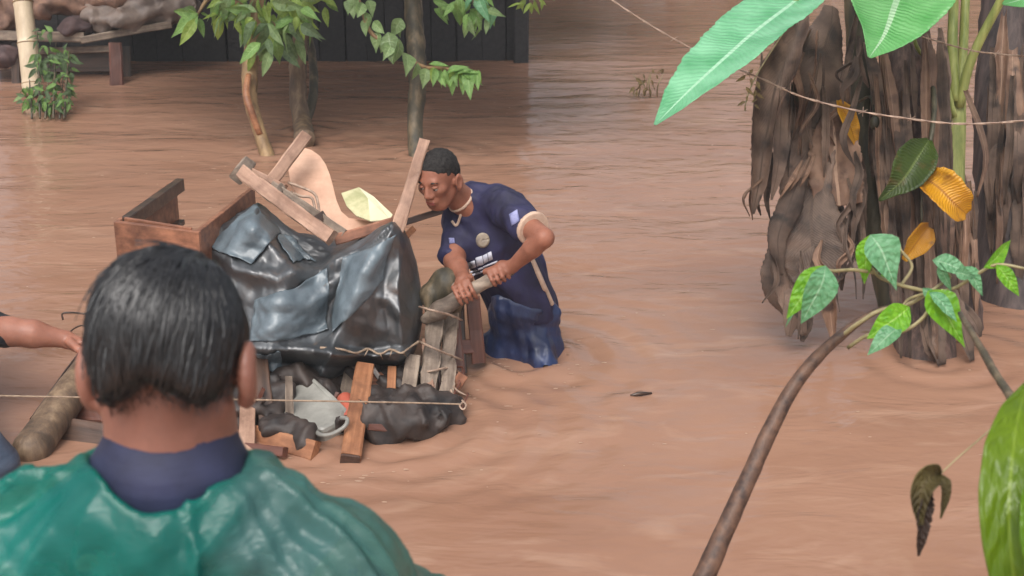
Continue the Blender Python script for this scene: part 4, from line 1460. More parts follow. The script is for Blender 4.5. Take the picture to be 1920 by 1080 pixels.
BLACKCLOTH = mat("black_wet_cloth", (.008, .009, .012), (.022, .022, .026), rough=.5, scale=(12, 12, 12), bump=.004)
JEANS = mat("wet_dark_denim", srgb(30, 38, 54), srgb(74, 86, 104), rough=.5, scale=(6, 6, 22), bump=.004, bscale=(10, 10, 50))
EYE = mat("eye_white", (.35, .3, .28), (.42, .36, .33), rough=.2)
IRIS = mat("dark_iris", (.01, .006, .004), (.015, .01, .006), rough=.15)
BROW = mat("brow_hair", (.012, .01, .009), (.02, .016, .014), rough=.7)
LIP = mat("lip_skin", srgb(120, 62, 58), srgb(138, 76, 70), rough=.4)


class HeadFrame:
    def __init__(self, C, fwd, up, s=1.0, su=1.0):
        f = Vector(fwd).normalized()
        u = Vector(up)
        u = (u - f * u.dot(f)).normalized()
        l = u.cross(f)          # the person's left
        self.C, self.f, self.u, self.l, self.s, self.su = Vector(C), f, u, l, s, su
        self.R = np.array([list(f), list(l), list(u)]).T

    def pt(self, a, b, c):
        return self.C + (self.f * a + self.l * b + self.u * c * self.su) * self.s

    def rad(self, r):
        r = (r,) * 3 if not hasattr(r, '__len__') else r
        return np.array(r) * self.s * np.array([1, 1, self.su])


def head_skin(F, h, neck_to, rn=.054, rn2=.062, face=True):
    e = lambda c, r, k=.02, sub=False: F.ell(h.pt(*c), h.R, h.rad(r), k, sub)
    s = h.s
    e((-.012, 0, .035), (.093, .073, .080))
    e((.022, 0, -.030), (.066, .058, .085), .03)
    e((.050, 0, -.088), (.030, .028, .024), .025)
    for q in (-1, 1):
        F.cone(h.pt(-.01, q * .050, -.045), h.pt(.045, q * .024, -.092), .018 * s, .016 * s, .025)
        e((.060, q * .040, -.014), (.022, .022, .018), .02)
        e((-.012, q * .090, -.010), (.024, .012, .036), .006)
        F.cone(h.pt(-.004, q * .066, -.008), h.pt(-.010, q * .084, -.010), .014 * s, .012 * s, .008)
        e((-.000, q * .097, -.006), (.013, .006, .020), .006, True)
        e((-.006, q * .087, -.042), (.010, .008, .010), .008)
    if face:
        F.cone(h.pt(.078, -.034, .026), h.pt(.078, .034, .026), .011 * s, .011 * s, .014)
        F.cone(h.pt(.084, 0, .012), h.pt(.104, 0, -.026), .008 * s, .013 * s, .012)
        for q in (-1, 1):
            e((.094, q * .014, -.032), (.011, .009, .009), .008)
            e((.097, q * .032, .004), (.016, .017, .011), .010, True)
        e((.080, 0, -.060), (.016, .026, .016), .014)
        e((.091, 0, -.056), (.009, .022, .0055), .006)
        e((.088, 0, -.068), (.010, .019, .0065), .006)
        e((.100, 0, -.0618), (.008, .022, .0018), .004, True)
    F.cone(h.pt(-.025, 0, -.035), neck_to, rn * s, rn2, .012)


def head_parts(h, person):
    for q in (-1, 1):
        e = Field().ell(h.pt(.079, q * .032, .002), h.R, h.rad(.0120), .001)
        eye = field_obj("eye", e, .0022, EYE, person)
        i = Field().ell(h.pt(.0895, q * .032 + .0, .001), h.R, h.rad((.004, .0055, .0055)), .001)
        field_obj("iris", i, .0012, IRIS, eye)
        lid = Field().ell(h.pt(.0805, q * .032, .0075), h.R, h.rad((.0135, .0145, .0085)), .002)
        field_obj("eyelid", lid, .0022, person['_skin'] and MATS[person['_skin']], eye)
        tube("eyebrow", [h.pt(.085, q * .016, .022), h.pt(.089, q * .030, .029), h.pt(.078, q * .048, .024)], [.0025, .0034, .0015], BROW, person, n=9, sides=6)
    m = Field().cone(h.pt(.094, -.017, -.0575), h.pt(.094, .017, -.0575), .0045 * h.s, .0045 * h.s, .01).cone(h.pt(.092, -.014, -.067), h.pt(.092, .014, -.067), .0055 * h.s, .0055 * h.s, .002)
    field_obj("lips", m, .0022, LIP, person)


def grip(F, c0, b, cam_side, up_side, rb, wrist, n=4, sp=.0182, r=.0078, flip=1, thumb=True):
    """four fingers closed round a bar that runs along b through c0, thumb against them on the far side"""
    b, c, u = Vector(b).normalized(), Vector(cam_side), Vector(up_side)
    c = (c - b * c.dot(b)).normalized()
    u = b.cross(c)
    if u.dot(Vector(up_side)) < 0: u = -u
    lens = [.92, 1.0, .97, .84]
    kn = []
    for i in range(n):
        o = Vector(c0) + b * (i - 1.5) * sp * flip
        rr = rb + r * .8
        pts, rad = [], []
        for j, a in enumerate((100, 62, 22, -18, -55, -95)):
            an = math.radians(90 - (90 - a) * lens[i] + rng.uniform(-4, 4))
            k = 1.12 if j in (1, 3) else 1.0
            pts.append(o + (c * math.cos(an) + u * math.sin(an)) * rr * k)
            rad.append(r * (1.12 if j == 1 else 1.05 - .05 * j))
        F.chain(pts, rad, .004)
        kn.append(pts[0])
    mid = sum(kn, Vector()) / n
    back = mid + u * .006
    wv = Vector(wrist)
    pm = back.lerp(wv, .45)
    for q in kn:
        F.cone(q, pm.lerp(q, .25), r * 1.2, .013, .010)
    F.cone(pm, wv, .021, .020, .015)
    if thumb:
        o = Vector(c0) - b * 1.6 * sp * flip
        rr = rb + r
        F.chain([pm - b * .012 * flip, o + (u * .95 - c * .25) * rr * 1.15 - b * .006 * flip, o + (c * .3 + u * .95) * rr + b * .008 * flip, o + (c * .75 + u * .6) * rr + b * .02 * flip], [.016, .0115, .0105, .0085], .006)


# ---- the man wading beside the heap
man = tag(empty("person", P(985, 690, 5.08)), 'short haired person in a navy football shirt wading thigh deep and gripping a branch', 'person')
man['_skin'] = "brown_skin"
HM = HeadFrame(P(823, 336, 4.84), (-.47, -.84, -.24), (-.08, .0, 1), .83)
Sh_L, El_L, Wr_L = P(940, 388, 4.90), P(1020, 446, 4.66), P(960, 500, 4.78)
Sh_R, El_R, Wr_R = P(862, 412, 5.04), P(852, 490, 4.93), P(870, 522, 4.83)
nb = P(876, 384, 4.95)
fm = Vector((-.78, -.55, -.30))
F = Field()
head_skin(F, HM, nb, .054, .052)
F.chain([Sh_L, P(984, 420, 4.77), El_L], [.040, .040, .034], .01)
F.chain([El_L, El_L.lerp(Wr_L, .35), Wr_L], [.033, .033, .021], .008)
F.chain([Sh_R, El_R], [.040, .039], .01)
F.chain([El_R, El_R.lerp(Wr_R, .4), Wr_R], [.036, .035, .022], .008)
bdir = P(870, 552, 4.81) - P(958, 508, 4.80)
camv = Vector((0, 0, H)) - P(935, 515, 4.8)
grip(F, P(936, 516, 4.80), -bdir, camv, (0, 0, 1), .0195, Wr_L)
grip(F, P(873, 549, 4.81), -bdir, camv, (0, 0, 1), .0265, Wr_R, flip=-1)
F.chain([nb, P(915, 450, 5.04), P(975, 560, 5.18)], [.06, .085, .09], .012, thin=fm, q=.8)
kneeL, kneeR = Vector(P(994, 690, 5.20)), Vector(P(956, 690, 5.26))
kneeL.z, kneeR.z = -.22, -.2
footL, footR = kneeL + Vector((.06, .08, -.48)), kneeR + Vector((.08, .1, -.5))
F.chain([P(996, 600, 5.18), kneeL, footL, footL + Vector((-.18, -.1, -.02))], [.08, .055, .04, .035], .02)
F.chain([P(958, 600, 5.22), kneeR, footR, footR + Vector((-.18, -.1, -.02))], [.08, .055, .04, .035], .02)
field_obj("body", F, .0048, SKIN, man)
head_parts(HM, man)
# hair: a short cap
F = Field()
F.ell(HM.pt(-.016, 0, .042), HM.R, HM.rad((.0965, .0765, .0825)), .01)
F.ell(HM.pt(-.050, 0, .0), HM.R, HM.rad((.054, .064, .06)), .02)
F.ell(HM.pt(.098, 0, -.020), HM.R, HM.rad((.080, .11, .096)), .008, True)
for q in (-1, 1):
    F.ell(HM.pt(.012, q * .085, -.016), HM.R, HM.rad((.040, .035, .046)), .008, True)
F.plane(HM.pt(-.06, 0, -.045), list(-HM.u), .01)
field_obj("hair", F, .004, HAIR_SHORT, man, lambda p: wav(p, 71, 260, 9) * .004 + .001)


def shirt_folds(p):
    q = p @ np.array([[.8, .2, .3], [-.2, 1.2, .2], [.5, .1, .55]])
    return (crease(q, 101, 9, 6) * .05 + crease(q, 102, 19, 5) * .05 + crease(q, 104, 42, 5) * .014 + wav(p, 103, 40) * .0015)


F = Field()
F.chain([P(888, 392, 4.98), P(914, 442, 5.04), P(957, 506, 5.13), P(983, 572, 5.19)], [.096, .126, .122, .136], .05, thin=fm, q=.86)
F.cone(P(865, 390, 4.98), P(925, 384, 4.92), .050, .058, .03)
F.chain([Sh_L, P(984, 418, 4.775)], [.072, .060], .035)
F.chain([Sh_R, P(856, 468, 4.96)], [.062, .055], .03)
F.plane(P(983, 586, 5.19), (.12, .05, -1), .012)
F.cone(HM.pt(0, 0, -.04), P(864, 398, 4.87), .046, .046, .012, True)
F.cone(P(868, 385, 4.88), P(858, 412, 4.82), .030, .018, .010, True)
shirt = field_obj("shirt", F, .0055, NAVY, man, shirt_folds)
SB = bvh_of(shirt)
F = Field()
F.ell(P(981, 575, 5.19), np.eye(3), (.130, .125, .10), .05)
F.chain([P(1001, 600, 5.18), P(999, 660, 5.19), kneeL.lerp(P(994, 690, 5.2), .3)], [.100, .096, .092], .05)
F.chain([P(958, 600, 5.22), P(956, 660, 5.24), kneeR.lerp(P(956, 690, 5.26), .3)], [.100, .094, .09], .05)
field_obj("shorts", F, .006, SHORTS, man, lambda p: crease(p * np.array([1.2, 1.2, .55]), 105, 9, 5) * .16 + crease(p, 106, 24, 6) * .05)

camo = Vector((0, 0, H))


def on(bvh, px, py, off=.003, d=4.9):
    r = (P(px, py, 1) - camo).normalized()
    hit = bvh.ray_cast(camo, r)
    if hit[0] is None: return P(px, py, d), -r
    n = hit[1]
    if n.dot(r) > 0: n = -n
    return hit[0] + n * off, n


def print_on(name, bvh, quad, m, parent, nx=8, ny=6, off=.003, wob=0.0, d=4.9, rim=None):
    """a printed or sewn patch lying on the cloth"""
    v, f = [], []
    (x0, y0), (x1, y1), (x2, y2), (x3, y3) = quad
    for i in range(nx + 1):
        for j in range(ny + 1):
            s, t = i / nx, j / ny
            if rim:
                a = (i / nx) * 2 * math.pi
                rr = j / ny
                cx, cy = (x0 + x1 + x2 + x3) / 4, (y0 + y1 + y2 + y3) / 4
                ex, ey = ((x1 - x0) + (x2 - x3)) / 4, ((y1 - y0) + (y2 - y3)) / 4
                fx, fy = ((x3 - x0) + (x2 - x1)) / 4, ((y3 - y0) + (y2 - y1)) / 4
                px, py = cx + rr * (math.cos(a) * ex + math.sin(a) * fx), cy + rr * (math.cos(a) * ey + math.sin(a) * fy)
            else:
                px = (x0 * (1 - s) + x1 * s) * (1 - t) + (x3 * (1 - s) + x2 * s) * t
                py = (y0 * (1 - s) + y1 * s) * (1 - t) + (y3 * (1 - s) + y2 * s) * t
            v.append(on(bvh, px, py, off, d)[0])
    for i in range(nx):
        for j in range(ny):
            a = i * (ny + 1) + j
            f.append((a, a + 1, a + ny + 2, a + ny + 1))
    o = link_mesh(name, v, f, m, parent)
    o.modifiers.new("solid", 'SOLIDIFY').thickness = .0015
    return o


print_on("crest", SB, [(891, 438), (916, 434), (920, 462), (895, 466)], BADGE, man, rim=True, nx=16, ny=3)
print_on("maker_mark", SB, [(842, 446), (852, 446), (853, 456), (843, 457)], LILAC, man, nx=4, ny=3)
for (a, b_, c_, d_) in (((876, 492), (890, 488), (893, 500), (879, 504)), ((892, 483), (904, 479), (907, 495), (895, 499)), ((905, 479), (913, 475), (916, 489), (908, 494)), ((914, 474), (921, 471), (924, 485), (917, 489)),
                        ((882, 509), (905, 500), (906, 503), (883, 512)), ((906, 499), (932, 488), (933, 491), (907, 502)), ((886, 514), (910, 505), (911, 508), (887, 517)), ((912, 504), (934, 495), (935, 498), (913, 507))):
    print_on("shirt_print", SB, [a, b_, c_, d_], WHITE, man, nx=3, ny=2)
print_on("sleeve_patch", SB, [(955, 402), (970, 393), (975, 414), (960, 424)], LILAC, man, nx=4, ny=4)
# cream trims
def trim(name, pts, r, m, bvh, parent, n=26, off=.002):
    q = catmull([Vector((a, b, 0)) for a, b in pts], n)
    return tube(name, [on(bvh, p[0], p[1], off)[0] for p in q], r, m, parent, n=n, sides=7)


trim("side_stripe", [(994, 482), (1006, 508), (1020, 540), (1034, 572)], .010, CREAM, SB, man)
ce = P(984, 418, 4.775)
dcuff = (ce - Sh_L).normalized()


def ring(name, c, axis, r, rt, m, parent, a0=0, a1=2 * math.pi, n=40):
    ax = Vector(axis).normalized()
    s = ax.cross(Vector((0, 0, 1))).normalized()
    u = s.cross(ax)
    return tube(name, [c + (s * math.cos(t) + u * math.sin(t)) * r for t in np.linspace(a0, a1, n)], rt, m, parent, n=n, sides=8)


cf = Field().cone(ce + dcuff * .044, ce + dcuff * .058, .0605, .0585, .004)
cf.plane(ce + dcuff * .062, list(dcuff), .003).plane(ce + dcuff * .047, list(-dcuff), .003)
field_obj("cuff", cf, .004, CREAM, man)
nd = (HM.pt(-.025, 0, -.035) - nb).normalized()
cl = Field().cone(nb + nd * .032, nb + nd * .044, .0555, .0515, .002)
cl.cone(nb + nd * .0, nb + nd * .08, .050, .046, .002, True)
cl.plane(nb + nd * .043, list(nd), .002).plane(nb + nd * .033, list(-nd), .002)
field_obj("collar", cl, .0032, CREAM, man)
trim("collar_point", [(866, 394), (863, 408), (856, 423), (848, 414)], .005, CREAM, SB, man, n=14)

# ---- the near man, seen from behind
near = tag(empty("person", P(318, 1080, 1.46)), 'person seen from behind with wet black hair and a teal plastic poncho', 'person')
HN = HeadFrame(P(320, 680, 1.45), (.03, .95, -.36), (-.01, 0, 1), .91, 1.0)
nbn = P(318, 850, 1.47)
LSn, RSn = P(20, 1065, 1.47), P(610, 1085, 1.47)
F = Field()
head_skin(F, HN, nbn, .041, .045)
F.cone(HN.pt(-.050, -.017, -.03), P(306, 850, 1.45), .016, .023, .010)
F.cone(HN.pt(-.050, .017, -.03), P(338, 850, 1.45), .016, .023, .010)
F.chain([P(318, 880, 1.47), P(450, 1000, 1.47), RSn], [.045, .04, .035], .015)
F.chain([P(318, 880, 1.47), P(186, 1000, 1.47), LSn], [.045, .04, .035], .015)
cx = nbn.x
F.chain([nbn, Vector((cx, 1.5, 1.05)), Vector((cx, 1.5, .82))], [.06, .12, .13], .05)
for q in (-1, 1):
    F.chain([Vector((cx + q * .09, 1.5, .78)), Vector((cx + q * .1, 1.5, .36)), Vector((cx + q * .1, 1.48, -.08)), Vector((cx + q * .1, 1.6, -.12))], [.09, .06, .045, .04], .03)
    S_ = RSn if q > 0 else LSn
    F.chain([S_, Vector((cx + q * .25, 1.5, .97)), Vector((cx + q * .22, 1.68, .82)), Vector((cx + q * .2, 1.72, .76))], [.045, .04, .03, .025], .02)
    hb = Vector((cx + q * .2, 1.72, .76))
    for k in range(4):
        a = hb + Vector((q * (-.03 + k * .02), .03, -.04))
        F.chain([hb, a, a + Vector((0, .015, -.035)), a + Vector((0, .0, -.06))], [.022, .01, .009, .008], .006)
    F.chain([hb, hb + Vector((-q * .035, .02, -.02)), hb + Vector((-q * .045, .04, -.045))], [.02, .012, .009], .006)
field_obj("body", F, .0055, SKIN_NEAR, near)
near['_skin'] = "deep_brown_skin"
head_parts(HN, near)

F = Field()
F.ell(HN.pt(-.016, 0, .038), HN.R, HN.rad((.103, .0815, .089)), .01)
F.ell(HN.pt(-.048, 0, -.012), HN.R, HN.rad((.060, .063, .060)), .02)
F.ell(HN.pt(.092, 0, -.020), HN.R, HN.rad((.072, .11, .088)), .01, True)
for q in (-1, 1):
    F.ell(HN.pt(.004, q * .096, -.024), HN.R, HN.rad((.050, .036, .048)), .012, True)
    F.ell(HN.pt(-.05, q * .088, -.066), HN.R, HN.rad((.055, .040, .044)), .02, True)
F.plane(HN.pt(-.05, 0, -.034), list(-HN.u + HN.f * -.1), .02)
F.ell(HN.pt(-.10, 0, -.048), HN.R, HN.rad((.05, .030, .032)), .02, True)
capo = field_obj("hair", F, .0045, HAIR, near, lambda p: wav(p, 72, 150, 9) * .0016)
HB = bvh_of(capo)
whorl = on(HB, 398, 472, 0, 1.45)[0]
mbh = MB()
rh = np.random.default_rng(5)
hv = [v.co.copy() for v in capo.data.vertices]
down = Vector((0, -.15, -1))
cnt = 0
while cnt < 7000:
    p = hv[int(rh.integers(len(hv)))].copy()
    if HN.f.dot(p - HN.C) > .075: continue
    L = rh.uniform(.025, .065)
    if (p - whorl).length < .05: L *= .9
    st = 7
    pts, nr = [], []
    lift = rh.uniform(.0004, .0040)
    sway = Vector(rh.normal(0, .16, 3))
    fly = rh.uniform(.8, 3) if rh.uniform() < .08 else -.4
    ok = True
    for i in range(st):
        loc, nrm, idx, dist = HB.find_nearest(p)
        if loc is None or (i > 0 and dist > .02):
            ok = False
            break
        pts.append(loc + nrm * (lift * (1 + i / st * fly)))
        nr.append(nrm)
        d = (loc - whorl)
        dl = d.length
        d = d / (dl + 1e-6) + down * min(1.2, dl * 8) + sway
        d = d - nrm * d.dot(nrm)
        if d.length < 1e-4:
            ok = False
            break
        p = loc + d.normalized() * (L / st)
    if not ok or len(pts) < st: continue
    w = rh.uniform(.0006, .0017)
    v = []
    for i in range(st):
        t = (pts[min(i + 1, st - 1)] - pts[max(i - 1, 0)]).normalized()
        sd = t.cross(nr[i]) * w * (1 - .75 * abs(2 * i / (st - 1) - .8))
        v += [pts[i] - sd, pts[i] + nr[i] * w * .9, pts[i] + sd]
    f = []
    for i in range(st - 1):
        a = i * 3
        f += [(a, a + 3, a + 4, a + 1), (a + 1, a + 4, a + 5, a + 2)]
    mbh.add(v, f)
    cnt += 1
# short hairs fading into the nape and round the ears
sk = near.children[0].data if near.children[0].name.startswith("body") else [c for c in near.children if c.name.startswith("body")][0].data
pool = []
for v in sk.vertices:
    co = v.co
    if (co - HN.C).length > .15: continue
    loc, nrm, idx, dist = HB.find_nearest(co)
    if loc is None or dist > .017 or (co - loc).dot(nrm) < -.001: continue
    l = co - HN.C
    if l.dot(HN.f) > .05 or abs(l.dot(HN.l)) > .078: continue
    pool.append((co.copy(), v.normal.copy(), dist))
for k in range(4200):
    if not pool: break
    co, nrm, dist = pool[int(rh.integers(len(pool)))]
    if rh.uniform() < dist / .018: continue
    co = co + Vector(rh.normal(0, .0022, 3))
    d = Vector((rh.normal(0, .3), rh.normal(0, .2), -1)) + nrm * .25
    d.normalize()
    L = rh.uniform(.004, .009)
    sd = d.cross(nrm).normalized() * .00035
    a = co + nrm * .0004
    b_ = a + d * L + nrm * .0008
    mbh.add([a - sd, a + sd, b_, a + nrm * .0005], [(0, 1, 2), (0, 2, 3)])
strands = mbh.build("hair_strands", HAIR, capo)
strands['kind'] = 'stuff'


def col_folds(p):
    return crease(p * np.array([1, 1, 3.0]), 111, 14, 8) * .010 + wav(p * np.array([1, 1, 2.5]), 112, 38) * .003


F = Field()
F.chain([P(318, 900, 1.47), P(460, 985, 1.48), RSn], [.066, .052, .046], .02)
F.chain([P(318, 900, 1.47), P(176, 985, 1.48), LSn], [.066, .052, .046], .02)
F.chain([P(318, 1000, 1.50), Vector((cx, 1.51, 1.02)), Vector((cx, 1.51, .8))], [.10, .145, .165], .02, thin=(0, 1, 0), q=.72)
F.cone(P(322, 868, 1.47), P(322, 812, 1.465), .074, .062, .03)
F.cone(P(322, 800, 1.462), HN.pt(-.03, 0, -.02), .055, .060, .006, True)
field_obj("shirt", F, .0055, NAVY_NEAR, near, col_folds)
tr = Field()
tr.ell(Vector((cx, 1.5, .78)), np.eye(3), (.17, .13, .12), .03)
for q in (-1, 1):
    tr.chain([Vector((cx + q * .09, 1.5, .74)), Vector((cx + q * .1, 1.5, .36)), Vector((cx + q * .1, 1.48, -.06))], [.11, .08, .065], .03)
field_obj("trousers", tr, .01, JEANS, near, lambda p: crease(p, 113, 9, 8) * .02)


def poncho_material():
    m, nt, b = mat_new("teal_poncho_plastic")
    L = nt.links
    tc = nt.nodes.new("ShaderNodeTexCoord")
    n = nt.nodes.new("ShaderNodeTexNoise")
    n.inputs['Scale'].default_value = 9
    n.inputs['Detail'].default_value = 5
    n.inputs['Distortion'].default_value = .6
    L.new(tc.outputs['Object'], n.inputs['Vector'])
    cr = nt.nodes.new("ShaderNodeValToRGB")
    cr.color_ramp.elements[0].position = .35
    cr.color_ramp.elements[1].position = .7
    vb = nt.nodes.new("ShaderNodeTexVoronoi")
    vb.feature = 'DISTANCE_TO_EDGE'
    vb.inputs['Scale'].default_value = 26
    mv = nt.nodes.new("ShaderNodeMixRGB")
    mv.inputs['Fac'].default_value = .3
    L.new(tc.outputs['Object'], mv.inputs['Color1'])
    L.new(n.outputs['Color'], mv.inputs['Color2'])
    L.new(mv.outputs['Color'], vb.inputs['Vector'])
    bpp = nt.nodes.new("ShaderNodeBump")
    bpp.inputs['Distance'].default_value = .005
    bpp.inputs['Strength'].default_value = .35
    L.new(vb.outputs['Distance'], bpp.inputs['Height'])
    L.new(bpp.outputs['Normal'], b.inputs['Normal'])
    cr.color_ramp.elements[0].color = (.0, .125, .098, 1)
    cr.color_ramp.elements[1].color = (.004, .190, .150, 1)
    L.new(n.outputs['Fac'], cr.inputs['Fac'])
    # the right half is a thinner, greyer film
    sx = nt.nodes.new("ShaderNodeSeparateXYZ")
    L.new(tc.outputs['Object'], sx.inputs['Vector'])
    ax = nt.nodes.new("ShaderNodeMath")
    ax.operation = 'MULTIPLY_ADD'
    L.new(n.outputs['Fac'], ax.inputs[0])
    ax.inputs[1].default_value = .16
    L.new(sx.outputs['X'], ax.inputs[2])
    rx = nt.nodes.new("ShaderNodeMapRange")
    rx.interpolation_type = 'SMOOTHSTEP'
    rx.inputs['From Min'].default_value = -.235
    rx.inputs['From Max'].default_value = -.165
    rx.inputs['To Max'].default_value = .62
    L.new(ax.outputs[0], rx.inputs['Value'])
    gm = nt.nodes.new("ShaderNodeMixRGB")
    gm.inputs['Color2'].default_value = (.085, .135, .135, 1)
    L.new(rx.outputs['Result'], gm.inputs['Fac'])
    L.new(cr.outputs['Color'], gm.inputs['Color1'])
    L.new(gm.outputs['Color'], b.inputs['Base Color'])
    b.inputs['Roughness'].default_value = .34
    tp = nt.nodes.new("ShaderNodeBsdfTransparent")
    tp.inputs['Color'].default_value = (.45, .9, .82, 1)
    mx = nt.nodes.new("ShaderNodeMixShader")
    mx.inputs['Fac'].default_value = .38
    L.new(b.outputs['BSDF'], mx.inputs[1])
    L.new(tp.outputs['BSDF'], mx.inputs[2])
    L.new(mx.outputs['Shader'], nt.nodes["Material Output"].inputs['Surface'])
    return m


nc = np.array(P(318, 860, 1.47))


def poncho_folds(p):
    r = p - nc
    ang = np.arctan2(r[:, 1], r[:, 0])
    dist = np.linalg.norm(r, axis=1)
    a = np.clip((dist - .08) / .14, .1, 1)
    r_ = np.random.default_rng(19)
    out = np.zeros(len(p))
    w_ = wav(p, 126, 14) * .10
    for k in range(30):                       # long narrow folds falling from the shoulders
        c = r_.uniform(-math.pi, math.pi)
        wd_ = r_.uniform(.03, .085)
        d = np.abs((ang + w_ * r_.uniform(.4, 1.4) - c + math.pi) % (2 * math.pi) - math.pi)
        out -= r_.uniform(.004, .013) * np.clip(1 - d / wd_, 0, 1) ** 1.3
    return out * a + crease(p, 123, 9, 5) * .03 + crease(p, 124, 24, 3) * .016 + crease(p, 125, 52, 3) * .006 + .004


F = Field()
F.chain([P(318, 985, 1.455), P(470, 1010, 1.468), P(615, 1080, 1.47)], [.080, .072, .072], .02)
F.chain([P(318, 985, 1.455), P(166, 1010, 1.468), P(15, 1060, 1.47)], [.080, .072, .072], .02)
F.chain([P(318, 1000, 1.48), Vector((cx, 1.5, 1.0)), Vector((cx, 1.5, .62))], [.13, .20, .25], .04, thin=(0, 1, 0), q=.78)
for q, S_ in ((1, P(615, 1080, 1.47)), (-1, P(15, 1060, 1.47))):
    F.chain([S_, Vector((cx + q * .235, 1.5, .98)), Vector((cx + q * .25, 1.56, .72))], [.072, .085, .095], .04)
F.chain([P(10, 965, 1.46), P(58, 900, 1.43), P(110, 890, 1.42), P(180, 902, 1.41)], [.026, .018, .014, .008], .02)
F.chain([P(450, 905, 1.42), P(520, 915, 1.43), P(600, 975, 1.44)], [.008, .016, .024], .02)
F.cone(P(318, 846, 1.46), HN.pt(-.03, 0, .0), .076, .10, .012, True)
F.cone(P(305, 840, 1.42), P(325, 868, 1.37), .055, .03, .015, True)
F.plane(Vector((cx, 1.5, .58)), (0, 0, -1), .01)
field_obj("poncho", F, .0042, poncho_material(), near, poncho_folds)

# ---- the person half out of the picture on the left
lp = tag(empty("person", P(-40, 900, 4.2)), 'person cut off by the left edge reaching a bare forearm towards the heap', 'person')
lp['_skin'] = "tan_skin"
HL = HeadFrame(P(-118, 470, 4.72), (.85, -.1, -.5), (.2, 0, 1))
eb, wr = P(22, 622, 4.62), P(122, 636, 4.66)
F = Field()
head_skin(F, HL, P(-150, 560, 4.66))
F.chain([P(-120, 590, 4.55), P(-50, 606, 4.58), eb], [.055, .05, .046], .02)
F.chain([eb, P(62, 626, 4.63), wr], [.046, .045, .027], .015)
F.cone(wr, P(146, 646, 4.66), .026, .027, .015)
for k, (dx, dy, dd) in enumerate(((38, 8, -.03), (44, 14, -.01), (42, 21, .01), (34, 27, .03))):
    a = P(150, 642 + k * 5, 4.66 + dd)
    e_ = P(146 + dx, 640 + dy + 6, 4.66 + dd)
    md = a.lerp(e_, .5) + Vector((0, 0, .008))
    F.chain([a, md, e_], [.0105, .0095, .0075], .006)
F.chain([P(132, 642, 4.63), P(148, 656, 4.6), P(166, 664, 4.6)], [.016, .012, .009], .006)
F.chain([P(-160, 590, 4.75), P(-185, 680, 4.6), P(-150, 760, 4.5)], [.05, .042, .03], .02)
F.ell(P(-146, 775, 4.49), np.eye(3), (.03, .03, .045), .02)
for dx in (-16, -6, 4, 14):
    F.cone(P(-146 + dx, 790, 4.49), P(-144 + dx, 818, 4.47), .010, .008, .006)
F.chain([P(-150, 600, 4.66), P(-160, 720, 4.5)], [.12, .13], .04)
field_obj("body", F, .006, SKIN_ARM, lp)
head_parts(HL, lp)
F = Field()
F.ell(HL.pt(-.016, 0, .042), HL.R, HL.rad((.099, .0785, .084)), .01)
F.ell(HL.pt(.094, 0, -.02), HL.R, HL.rad((.078, .11, .092)), .008, True)
field_obj("hair", F, .005, HAIR_SHORT, lp)
F = Field()
F.chain([P(-150, 580, 4.66), P(-160, 700, 4.5)], [.16, .15], .05)
F.chain([P(-120, 585, 4.57), P(-40, 608, 4.6), P(8, 621, 4.62)], [.08, .062, .054], .03)
F.chain([P(-160, 590, 4.74), P(-178, 650, 4.66)], [.07, .06], .03)
field_obj("shirt", F, .007, BLACKCLOTH, lp, lambda p: crease(p, 131, 14) * .014)
F = Field()
F.ell(P(-160, 735, 4.5), np.eye(3), (.16, .14, .12), .04)
kz = P(-18, 960, 4.15)
F.chain([P(-120, 745, 4.42), P(-22, 880, 4.22), Vector((kz.x - .02, kz.y, -.35))], [.115, .082, .07], .04)
F.chain([P(-220, 745, 4.55), P(-230, 860, 4.5), Vector((P(-230, 860, 4.5).x, P(-230, 860, 4.5).y, -.5))], [.11, .085, .07], .04)
field_obj("jeans", F, .007, JEANS, lp, lambda p: crease(p * np.array([.7, .7, 1.6]), 132, 14) * .022)
for o_ in (man, near, lp):
    del o_['_skin']

# ------------------------------------------------------------------ pale sheets over the tarpaulin: sky sheen of its facets put into colour
TARP_SHEEN = mat("blue_grey_sheen", (.060, .080, .095), (.150, .19, .215), rough=.42, scale=(9, 9, 9), spec=.8, bump=.004, bscale=(26, 26, 26), lo=.3, hi=.7)


